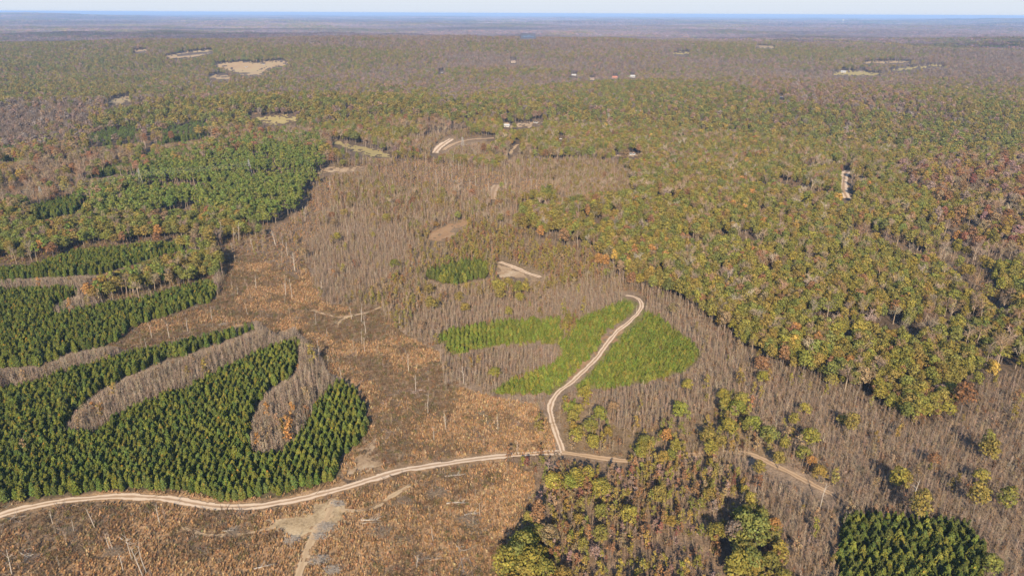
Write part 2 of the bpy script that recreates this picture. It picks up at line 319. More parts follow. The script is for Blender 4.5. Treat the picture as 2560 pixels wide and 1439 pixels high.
LEAF = leaf('leaves', 0.10)
NEEDLE = leaf('needles', 0.06)
TWIG = leaf('twigs', 0.0)
BLADE = leaf('dry_grass_blades', 0.2)
BARK = plain('brown_bark', (0.13, 0.10, 0.08), 0.9, 0.35, 3)
PALEBARK = plain('pale_grey_bark', (0.33, 0.25, 0.175), 0.9, 0.3, 3)
DEADWOOD = plain('weathered_dead_wood', (0.38, 0.32, 0.26), 0.9, 0.3, 2)
GREYWOOD = plain('grey_slash_wood', (0.24, 0.18, 0.125), 0.9, 0.4, 2)
STEEL = plain('galvanised_steel', (0.36, 0.35, 0.33), 0.5, 0.1, 1)

def ground_material():
    m, N, L = new_mat('ground_soil')
    o = N.new('ShaderNodeOutputMaterial'); b = N.new('ShaderNodeBsdfPrincipled'); b.inputs['Roughness'].default_value = 0.95; b.inputs['Specular IOR Level'].default_value = 0.1
    a = N.new('ShaderNodeAttribute'); a.attribute_name = 'soil'
    tc = N.new('ShaderNodeTexCoord'); prev = a.outputs['Color']
    for sc, lo, hi in ((1.9, 0.55, 1.45), (0.35, 0.7, 1.3), (0.045, 0.8, 1.2), (0.006, 0.8, 1.2)):
        nz = N.new('ShaderNodeTexNoise'); nz.inputs['Scale'].default_value = sc; nz.inputs['Detail'].default_value = 5; nz.inputs['Roughness'].default_value = 0.65
        L.new(tc.outputs['Object'], nz.inputs['Vector'])
        mr = N.new('ShaderNodeMapRange'); mr.inputs[1].default_value = 0.3; mr.inputs[2].default_value = 0.7; mr.inputs[3].default_value = lo; mr.inputs[4].default_value = hi
        L.new(nz.outputs['Fac'], mr.inputs[0])
        mx = N.new('ShaderNodeMix'); mx.data_type = 'RGBA'; mx.blend_type = 'MULTIPLY'; mx.inputs[0].default_value = 1
        L.new(prev, mx.inputs[6]); L.new(mr.outputs[0], mx.inputs[7]); prev = mx.outputs[2]
    L.new(prev, b.inputs['Base Color'])
    nb = N.new('ShaderNodeTexNoise'); nb.inputs['Scale'].default_value = 1.2; nb.inputs['Detail'].default_value = 6
    bp = N.new('ShaderNodeBump'); bp.inputs['Strength'].default_value = 0.5; bp.inputs['Distance'].default_value = 0.4
    L.new(tc.outputs['Object'], nb.inputs['Vector']); L.new(nb.outputs['Fac'], bp.inputs['Height']); L.new(bp.outputs[0], b.inputs['Normal'])
    L.new(b.outputs[0], o.inputs[0]); return m
GROUND = ground_material()

def patch_material(name, c1, c2, c3, sc=0.12):
    """earth or dry grass in drifts of three colours"""
    m, N, L = new_mat(name)
    o = N.new('ShaderNodeOutputMaterial'); b = N.new('ShaderNodeBsdfPrincipled'); b.inputs['Roughness'].default_value = 0.95; b.inputs['Specular IOR Level'].default_value = 0.1
    tc = N.new('ShaderNodeTexCoord')
    n1 = N.new('ShaderNodeTexNoise'); n1.inputs['Scale'].default_value = sc; n1.inputs['Detail'].default_value = 6; n1.inputs['Distortion'].default_value = 0.8
    n2 = N.new('ShaderNodeTexNoise'); n2.inputs['Scale'].default_value = sc * 9; n2.inputs['Detail'].default_value = 5; n2.inputs['Roughness'].default_value = 0.7
    L.new(tc.outputs['Object'], n1.inputs['Vector']); L.new(tc.outputs['Object'], n2.inputs['Vector'])
    rp = N.new('ShaderNodeValToRGB'); e = rp.color_ramp.elements
    e[0].position = 0.36; e[0].color = (*c1, 1); e[1].position = 0.66; e[1].color = (*c3, 1); k = e.new(0.5); k.color = (*c2, 1)
    ma = N.new('ShaderNodeMath'); ma.operation = 'ADD'; mb = N.new('ShaderNodeMath'); mb.operation = 'MULTIPLY'; mb.inputs[1].default_value = 0.5
    mc = N.new('ShaderNodeMath'); mc.operation = 'MULTIPLY'; mc.inputs[1].default_value = 0.5
    L.new(n1.outputs['Fac'], mb.inputs[0]); L.new(n2.outputs['Fac'], mc.inputs[0]); L.new(mb.outputs[0], ma.inputs[0]); L.new(mc.outputs[0], ma.inputs[1])
    L.new(ma.outputs[0], rp.inputs[0]); L.new(rp.outputs[0], b.inputs['Base Color']); L.new(b.outputs[0], o.inputs[0]); return m
PM = {
    'sand': patch_material('sandy_landing', (0.22, 0.155, 0.085), (0.41, 0.30, 0.175), (0.54, 0.42, 0.27), 0.13),
    'sand2': patch_material('pale_bare_earth', (0.20, 0.13, 0.075), (0.36, 0.25, 0.15), (0.46, 0.36, 0.25), 0.10),
    'tan': patch_material('tan_earth', (0.25, 0.145, 0.075), (0.30, 0.185, 0.10), (0.36, 0.24, 0.14), 0.08),
    'hay': patch_material('hay_meadow', (0.38, 0.28, 0.12), (0.31, 0.25, 0.10), (0.40, 0.30, 0.145), 0.02),
    'farm': patch_material('dry_farm_field', (0.34, 0.22, 0.12), (0.38, 0.27, 0.15), (0.35, 0.29, 0.14), 0.012),
    'swath': patch_material('dry_grass_swath', (0.20, 0.13, 0.075), (0.25, 0.17, 0.10), (0.16, 0.12, 0.08), 0.1),
}

def road_material(name, pale, mid, edge):
    m, N, L = new_mat(name)
    o = N.new('ShaderNodeOutputMaterial'); b = N.new('ShaderNodeBsdfPrincipled'); b.inputs['Roughness'].default_value = 0.95; b.inputs['Specular IOR Level'].default_value = 0.1
    a = N.new('ShaderNodeAttribute'); a.attribute_name = 'across'     # -1..1 over the road's width
    tc = N.new('ShaderNodeTexCoord'); nz = N.new('ShaderNodeTexNoise'); nz.inputs['Scale'].default_value = 0.5; nz.inputs['Detail'].default_value = 6
    L.new(tc.outputs['Object'], nz.inputs['Vector'])
    ab = N.new('ShaderNodeMath'); ab.operation = 'ABSOLUTE'; L.new(a.outputs['Fac'], ab.inputs[0])
    ad = N.new('ShaderNodeMath'); ad.operation = 'MULTIPLY_ADD'; ad.inputs[1].default_value = 0.55; ad.inputs[2].default_value = -0.275
    L.new(nz.outputs['Fac'], ad.inputs[0])
    sm = N.new('ShaderNodeMath'); sm.operation = 'ADD'; L.new(ab.outputs[0], sm.inputs[0]); L.new(ad.outputs[0], sm.inputs[1])
    rp = N.new('ShaderNodeValToRGB'); e = rp.color_ramp.elements
    e[0].position = 0.0; e[0].color = (*mid, 1); e[1].position = 1.0; e[1].color = (*edge, 1)
    for p, c in ((0.16, mid), (0.30, pale), (0.68, pale), (0.86, edge)):
        k = e.new(p); k.color = (*c, 1)
    L.new(sm.outputs[0], rp.inputs[0]); L.new(rp.outputs[0], b.inputs['Base Color']); L.new(b.outputs[0], o.inputs[0]); return m
RM = {'pale': road_material('pale_dirt_road', (0.60, 0.46, 0.33), (0.36, 0.24, 0.15), (0.25, 0.155, 0.085)),
      'tan': road_material('tan_dirt_road', (0.46, 0.32, 0.20), (0.34, 0.22, 0.125), (0.25, 0.16, 0.09)),
      'sand': road_material('sandy_track', (0.46, 0.33, 0.20), (0.40, 0.28, 0.165), (0.27, 0.17, 0.09))}

# ------------------------------------------------------------------ tagging
def tag(o, label=None, cat=None, group=None, kind=None):
    if label: o['label'] = label
    if cat: o['category'] = cat
    if group: o['group'] = group
    if kind: o['kind'] = kind
    return o

# ------------------------------------------------------------------ mesh builder
class MB:
    def __init__(self): self.v = []; self.f = []; self.c = []; self.m = []
    def face(self, pts, var=(1, 1, 1), mat=0):
        n = len(self.v); self.v.extend([tuple(p) for p in pts]); self.f.append(tuple(range(n, n + len(pts)))); self.c.append(var); self.m.append(mat)
    def tube(self, pts, radii, sides=5, mat=0, var=(1, 1, 1)):
        base = len(self.v)
        for k, (p, r) in enumerate(zip(pts, radii)):
            q = pts[min(k + 1, len(pts) - 1)]; s = pts[max(k - 1, 0)]
            d = Vector(q) - Vector(s); d.normalize()
            a = d.orthogonal().normalized(); b = d.cross(a)
            for i in range(sides):
                t = 2 * math.pi * i / sides
                self.v.append(tuple(Vector(p) + (a * math.cos(t) + b * math.sin(t)) * r))
        for k in range(len(pts) - 1):
            for i in range(sides):
                j = (i + 1) % sides
                self.f.append((base + k * sides + i, base + k * sides + j, base + (k + 1) * sides + j, base + (k + 1) * sides + i)); self.c.append(var); self.m.append(mat)
        self.f.append(tuple(base + (len(pts) - 1) * sides + i for i in range(sides))); self.c.append(var); self.m.append(mat)
    def box(self, x0, y0, z0, x1, y1, z1, mat=0):
        P = [(x0, y0, z0), (x1, y0, z0), (x1, y1, z0), (x0, y1, z0), (x0, y0, z1), (x1, y0, z1), (x1, y1, z1), (x0, y1, z1)]
        n = len(self.v); self.v += P
        for q in ((0, 3, 2, 1), (4, 5, 6, 7), (0, 1, 5, 4), (1, 2, 6, 5), (2, 3, 7, 6), (3, 0, 4, 7)):
            self.f.append(tuple(n + i for i in q)); self.c.append((1, 1, 1)); self.m.append(mat)
    def add(self, o, mat):
        n = len(self.v); self.v += o.v; self.f += [tuple(i + n for i in f) for f in o.f]; self.c += o.c; self.m += [mat] * len(o.f)
    def mesh(self, name, mats):
        me = bpy.data.meshes.new(name); me.from_pydata(self.v, [], self.f)
        for mt in mats: me.materials.append(mt)
        if len(mats) > 1: me.polygons.foreach_set('material_index', self.m)
        at = me.attributes.new('var', 'FLOAT_COLOR', 'FACE')
        at.data.foreach_set('color', np.array([(*c, 1.0) for c in self.c], np.float32).ravel())
        me.update(); return me

def rv(rg, s=1.0):
    while True:
        v = Vector((rg.uniform(-1, 1), rg.uniform(-1, 1), rg.uniform(-1, 1)))
        if 0.05 < v.length < 1: return v.normalized() * s

def card(mb, p, n, size, rg, var, aspect=1.0, roll=None):
    """one leaf spray: an irregular four-sided face around p facing n"""
    n = n.normalized(); a = n.orthogonal().normalized(); b = n.cross(a)
    t = rg.uniform(0, 6.283) if roll is None else roll
    u = (a * math.cos(t) + b * math.sin(t)) * size * aspect; w = (b * math.cos(t) - a * math.sin(t)) * size
    mb.face([p - u * rg.uniform(.6, 1.1), p - w * rg.uniform(.6, 1.1), p + u * rg.uniform(.6, 1.1), p + w * rg.uniform(.6, 1.1)], var)

def gvar(rg, lo=0.7, hi=1.35, hue=0.12):
    g = rg.uniform(lo, hi); h = rg.uniform(-hue, hue)
    return (g * (1 + h), g, g * (1 - h))

# every builder makes a tree one metre-true tall; it returns {part: (MB, material)}
def build_pine(seed, h=5.0, r=1.0, low=0.05, whorls=13, per=7, size=0.33, full=1.0):
    rg = random.Random(seed); tk = MB(); cr = MB()
    lean = Vector((rg.uniform(-.03, .03), rg.uniform(-.03, .03), 1))
    tk.tube([lean * 0, lean * h * .5, lean * h * .96], [0.022 * h, 0.014 * h, 0.004 * h], 5)
    for k in range(whorls):
        t = low + (1 - low) * (k + rg.uniform(-.3, .3)) / (whorls - 1); t = min(max(t, low), 1)
        rr = r * (1 - ((t - low) / (1 - low)) ** 1.5) ** .75 * rg.uniform(.85, 1.15) * (0.65 + 0.35 * min(1, (t - low) * 6))
        n = max(2, int(per * (0.45 + rr / r)))
        a0 = rg.uniform(0, 6.28)
        for i in range(n):
            a = a0 + 6.283 * i / n + rg.uniform(-.35, .35)
            out = Vector((math.cos(a), math.sin(a), 0))
            for q in (0.35, 0.68, 1.0):
                if q < .5 and rr < r * .45: continue
                L = rr * q * rg.uniform(.85, 1.12)
                p = lean * (t * h) + out * L + Vector((0, 0, 0.22 * L + rg.uniform(-.1, .1)))
                d = (out * rg.uniform(.35, .9) + Vector((0, 0, 1)) * rg.uniform(.3, 1) + rv(rg, .4))
                var = gvar(rg, .7, 1.3, .13)
                if rg.random() < .08 and q < .9: var = (2.4, 1.15, .9)
                card(cr, p, d, size * rg.uniform(.75, 1.25) * full, rg, var, 1.15)
                if q == 1.0: card(cr, p + out * .05, out.cross(Vector((0, 0, 1))) + rv(rg, .5), size * .85 * full, rg, var, 1.2)
    for _ in range(5): card(cr, lean * h * rg.uniform(.94, 1.0), rv(rg), size * .6, rg, gvar(rg, .9, 1.4))
    return {'trunk': (tk, BARK), 'crown': (cr, NEEDLE)}

def build_tall_pine(seed, h=15.0):
    rg = random.Random(seed); tk = MB(); cr = MB()
    lean = Vector((rg.uniform(-.04, .04), rg.uniform(-.04, .04), 1))
    tk.tube([lean * 0, lean * h * .5, lean * h * .95], [.14, .10, .03], 5)
    for k in range(15):
        t = rg.uniform(.45, .97); a = rg.uniform(0, 6.28)
        rr = max(.05, 1 - ((t - .45) / .55) ** 2) ** .5 * 1.7 * rg.uniform(.5, 1.1)
        c = lean * t * h + Vector((math.cos(a) * rr, math.sin(a) * rr, 0))
        tk.tube([lean * (t - .05) * h, c], [.05, .02], 3)
        for _ in range(22):
            q = rv(rg, rg.uniform(.4, 1.0)); q.z *= .65
            card(cr, c + q * 1.15, q + Vector((0, 0, .6)), rg.uniform(.28, .5), rg, gvar(rg, .7, 1.3), 1.3)
    return {'trunk': (tk, PALEBARK), 'crown': (cr, NEEDLE)}

def build_broadleaf(seed, h=12.0, r=2.75, lobes=14, per=62, size=.33):
    rg = random.Random(seed); tk = MB(); cr = MB()
    zc = h * .60; hz = h * .41
    tk.tube([Vector((0, 0, 0)), Vector((rg.uniform(-.3, .3), rg.uniform(-.3, .3), h * .4)), Vector((rg.uniform(-.6, .6), rg.uniform(-.6, .6), h * .7))], [.24, .17, .07], 5)
    for k in range(lobes):
        g = k * 2.39996 + rg.uniform(-.3, .3); zz = 1 - 1.55 * (k + .5) / lobes
        rad = math.sqrt(max(0, 1 - zz * zz)) * rg.uniform(.45, .72)
        c = Vector((math.cos(g) * rad * r, math.sin(g) * rad * r, zc + zz * hz * rg.uniform(.6, .85)))
        lr = r * rg.uniform(.40, .60)
        tk.tube([Vector((0, 0, h * .42)), c * .5 + Vector((0, 0, h * .26)), c], [.09, .06, .02], 3)
        lv = rg.uniform(.88, 1.12)
        for _ in range(per):
            q = rv(rg); q.z = abs(q.z) * .9 - .25 if rg.random() < .75 else q.z
            p = c + Vector((q.x * lr, q.y * lr, q.z * lr * .85)) * rg.uniform(.75, 1.08)
            v = gvar(rg, .68, 1.32, .12)
            card(cr, p, q + rv(rg, .5) + Vector((0, 0, .15)), size * rg.uniform(.6, 1.25), rg, tuple(x * lv for x in v), rg.uniform(.8, 1.3))
    return {'trunk': (tk, BARK), 'crown': (cr, LEAF)}

def build_bare_tree(seed, h=11.0, r=2.4, limbs=9):
    rg = random.Random(seed); tk = MB(); br = MB()
    top = Vector((rg.uniform(-.5, .5), rg.uniform(-.5, .5), h * .75))
    tk.tube([Vector((0, 0, 0)), top * .55, top], [.17, .12, .04], 5)
    for k in range(limbs):
        t = rg.uniform(.4, 1); a = rg.uniform(0, 6.28); st = top * t
        en = st + Vector((math.cos(a) * r * rg.uniform(.4, 1), math.sin(a) * r * rg.uniform(.4, 1), h * rg.uniform(.12, .3)))
        br.tube([st, (st + en) * .5 + Vector((0, 0, .1 * h * rg.random())), en], [.07, .045, .015], 3, var=(1.2, 1.2, 1.2))
        for _ in range(16):
            s = st.lerp(en, rg.uniform(.3, 1)); d = rv(rg) + Vector((math.cos(a), math.sin(a), 1.1)) * .6; d.normalize()
            e = s + d * rg.uniform(.7, 1.7); w = d.orthogonal().normalized() * rg.uniform(.03, .075)
            br.face([s - w, s + w, e], gvar(rg, .7, 1.3, .08))
            for _ in range(2):
                s2 = s.lerp(e, rg.uniform(.3, .9)); e2 = s2 + (d + rv(rg, .9)).normalized() * rg.uniform(.4, .9)
                w2 = rv(rg, .05); br.face([s2 - w2, s2 + w2, e2], gvar(rg, .7, 1.3, .08))
    return {'trunk': (tk, PALEBARK), 'branches': (br, TWIG)}

def build_bare_sapling(seed, h=7.5):
    rg = random.Random(seed); tk = MB(); br = MB()
    top = Vector((rg.uniform(-.35, .35), rg.uniform(-.35, .35), h))
    tk.tube([Vector((0, 0, 0)), top * .5 + Vector((rg.uniform(-.1, .1), 0, 0)), top], [.055, .035, .012], 4)
    for k in range(34):
        t = rg.uniform(.18, .97); a = rg.uniform(0, 6.28); s = top * t
        L = rg.uniform(.5, 1.5) * (1.15 - .6 * t)
        d = Vector((math.cos(a) * .55, math.sin(a) * .55, rg.uniform(.5, 1.2))).normalized(); e = s + d * L
        w = d.orthogonal().normalized() * rg.uniform(.02, .045)
        br.face([s - w, s + w, e + w * .3, e - w * .3], gvar(rg, .7, 1.3, .08))
        for _ in range(3):
            s2 = s.lerp(e, rg.uniform(.25, .95)); e2 = s2 + (d + rv(rg, .8)).normalized() * rg.uniform(.3, .7)
            w2 = rv(rg, rg.uniform(.028, .06)); br.face([s2 - w2, s2 + w2, e2], gvar(rg, .7, 1.35, .1))
    return {'trunk': (tk, PALEBARK), 'branches': (br, TWIG)}

def build_leafy_sapling(seed, h=5.5, r=1.1):
    rg = random.Random(seed); tk = MB(); cr = MB()
    top = Vector((rg.uniform(-.25, .25), rg.uniform(-.25, .25), h))
    tk.tube([Vector((0, 0, 0)), top * .5, top * .97], [.07, .045, .012], 4)
    for k in range(9):
        t = .28 + .7 * k / 8; a = rg.uniform(0, 6.28); rr = r * math.sin(min(1, (1.12 - t) * 1.35) * 1.57) * rg.uniform(.4, .8)
        c = top * t + Vector((math.cos(a) * rr, math.sin(a) * rr, 0))
        tk.tube([top * (t - .1), c], [.02, .008], 3)
        for _ in range(20):
            q = rv(rg, rg.uniform(.3, 1)) * .62
            card(cr, c + q, q + rv(rg, .4) + Vector((0, 0, .25)), rg.uniform(.13, .27), rg, gvar(rg, .65, 1.35, .14), 1.2)
    return {'trunk': (tk, PALEBARK), 'crown': (cr, LEAF)}

def build_snag(seed, h=7.0):
    rg = random.Random(seed); tk = MB(); br = MB()
    l = Vector((rg.uniform(-.12, .12), rg.uniform(-.06, .06), 1))
    mid = l * h * .5 + Vector((rg.uniform(-.15, .15), rg.uniform(-.15, .15), 0))
    tk.tube([l * 0, mid, l * h], [.115, .09, .04], 6)
    for k in range(rg.randint(4, 8)):
        t = rg.uniform(.4, .98); a = rg.uniform(0, 6.28); s = l * h * t
        m = s + Vector((math.cos(a) * .5, math.sin(a) * .5, .5)) * rg.uniform(.6, 1.4)
        e = m + Vector((math.cos(a) * .5, math.sin(a) * .5, rg.uniform(-.2, .8)))
        br.tube([s, m, e], [.05, .035, .012], 3)
    return {'trunk': (tk, DEADWOOD), 'branches': (br, DEADWOOD)}

def build_tussock(seed):
    rg = random.Random(seed); g = MB()
    for _ in range(16):
        a = rg.uniform(0, 6.28); b = Vector((math.cos(a), math.sin(a), 0)) * rg.uniform(0, .28)
        t = b + Vector((math.cos(a) * rg.uniform(.05, .4), math.sin(a) * rg.uniform(.05, .4), rg.uniform(.55, 1.1)))
        w = Vector((-math.sin(a), math.cos(a), 0)) * rg.uniform(.05, .13); c = b.lerp(t, .6)
        v = gvar(rg, .65, 1.4, .1)
        g.face([b - w * .6, b + w * .6, c + w, t, c - w], v)
    return {'blades': (g, BLADE)}

def build_bush(seed):
    rg = random.Random(seed); g = MB()
    for _ in range(46):
        q = rv(rg, rg.uniform(.3, 1)); p = Vector((q.x * .95, q.y * .95, abs(q.z) * .95 + .05))
        if rg.random() < .5: card(g, p, q + Vector((0, 0, .4)), rg.uniform(.1, .24), rg, gvar(rg, .6, 1.4, .12), 1.2)
        else:
            e = p + Vector((q.x, q.y, rg.uniform(.5, 1.2))).normalized() * rg.uniform(.4, .9); w = rv(rg, .035)
            g.face([p - w, p + w, e], gvar(rg, .7, 1.4, .08))
    return {'twigs': (g, LEAF)}

def build_slash(seed):
    rg = random.Random(seed); g = MB()
    for _ in range(15):
        a = rg.gauss(0, .8); L = rg.uniform(.5, 2.4); p = Vector((rg.uniform(-1.4, 1.4), rg.uniform(-1.4, 1.4), rg.uniform(.04, .45)))
        d = Vector((math.cos(a), math.sin(a), rg.uniform(-.1, .2))) * L
        r = rg.uniform(.02, .06); g.tube([p - d, p, p + d], [r, r * .9, r * .5], 3, var=gvar(rg, .6, 1.7, .08))
    return {'sticks': (g, TWIG)}

def build_clump(seed, size=26.0, n=26, per=26, fs=1.25, hh=(8, 14)):
    """a stand of far trees: every crown its own dome of leaf sprays"""
    rg = random.Random(seed); g = MB()
    for _ in range(n):
        c = Vector((rg.uniform(-.55, .55) * size, rg.uniform(-.55, .55) * size, 0)); r = rg.uniform(.09, .15) * size; hz = rg.uniform(*hh)
        tone = gvar(rg, .6, 1.35, .16); bare = rg.random() < .35
        if bare: tone = (tone[0] * 1.25, tone[1] * 1.05, tone[2] * 1.6)
        for _ in range(per):
            q = rv(rg); q.z = abs(q.z)
            p = c + Vector((q.x * r, q.y * r, hz - r * 1.25 + q.z * r * 1.25 + rg.uniform(-.5, .4) - (rg.random() ** 3) * hz * .5))
            v = gvar(rg, .75, 1.25, .08)
            card(g, p, q + rv(rg, .6), fs * rg.uniform(.6, 1.25), rg, (v[0] * tone[0], v[1] * tone[1], v[2] * tone[2]))
    return {'crown': (g, LEAF)}

KINDS = {}
def kind(name, builder, variants, nat_h, **kw):
    KINDS[name] = dict(parts=[builder(100 * len(KINDS) + s, **kw) for s in range(variants)], h=nat_h, n=variants, items=[])
kind('pine_tree', build_pine, 7, 5.0)
kind('young_pine', build_pine, 4, 2.7, h=2.7, r=.8, low=.03, whorls=8, per=6, size=.27)
kind('block_pine', build_pine, 6, 6.0, h=6.0, r=1.15, low=.12, whorls=14, per=7, size=.36)
kind('tall_pine', build_tall_pine, 5, 11.5, h=11.5)
kind('broadleaf_tree', build_broadleaf, 8, 12.0)
kind('bare_tree', build_bare_tree, 5, 11.0)
kind('bare_sapling', build_bare_sapling, 7, 7.5)
kind('leafy_sapling', build_leafy_sapling, 6, 5.5)
kind('dead_tree', build_snag, 7, 7.0)
kind('grass_tussock', build_tussock, 6, 1.0)
kind('bush', build_bush, 5, 1.3)
kind('slash_sticks', build_slash, 6, 1.0)
kind('mid_tree', build_broadleaf, 6, 12.0, r=3.2, lobes=10, per=28, size=.55)
kind('far_clump', build_clump, 6, 12.0)
kind('wide_clump', build_clump, 5, 14.0, size=110.0, n=60, per=14, fs=4.0, hh=(9, 20))

# ------------------------------------------------------------------ tints (base colours of leaves, needles, twigs)
T = dict(
    pine=(0.1254, 0.1434, 0.0302), pine2=(0.1568, 0.1624, 0.0336), pineb=(0.1012, 0.1299, 0.0333), ypine=(0.125, 0.148, 0.028), ypine2=(0.165, 0.165, 0.034), tpine=(0.125, 0.155, 0.036), tpine2=(0.15, 0.158, 0.036),
    bpine=(0.095, 0.11, 0.028),
    green=(0.185, 0.17, 0.042), green2=(0.155, 0.158, 0.044), olive=(0.215, 0.165, 0.046), ygreen=(0.235, 0.195, 0.042), lime=(0.19, 0.195, 0.04), gold=(0.25, 0.17, 0.045),
    orange=(0.34, 0.175, 0.06), rust=(0.225, 0.12, 0.06), red=(0.20, 0.085, 0.06), yellow=(0.42, 0.28, 0.065), tanleaf=(0.235, 0.165, 0.09), mauve=(0.2415, 0.161, 0.1323),
    twig=(0.275, 0.203, 0.14), twig2=(0.24, 0.172, 0.122), twig3=(0.335, 0.26, 0.19), twigr=(0.27, 0.175, 0.105), ftwig=(0.215, 0.172, 0.145), ftwig2=(0.205, 0.152, 0.12), frust=(0.25, 0.155, 0.10),
    grass=(0.385, 0.225, 0.105), grass2=(0.45, 0.28, 0.145), grass3=(0.31, 0.18, 0.088), grass4=(0.48, 0.345, 0.19),
    brown=(0.2, 0.128, 0.07), dark=(0.155, 0.103, 0.062), dgreen=(0.15, 0.125, 0.05), greyb=(0.22, 0.165, 0.115), wood=(0.25, 0.21, 0.17))
GREENMIX = [('green', 5), ('green2', 3), ('olive', 5), ('ygreen', 2.4), ('gold', .5), ('orange', .10), ('rust', .6), ('tanleaf', .7), ('yellow', .03)]
HARD = [('green2', 5), ('olive', 4), ('green', 4), ('gold', .8), ('rust', .7), ('orange', .15), ('tanleaf', .6)]
RUSTMIX = [('rust', 3), ('olive', 3), ('green', 2), ('tanleaf', 2), ('red', .7), ('mauve', 2), ('gold', .5)]
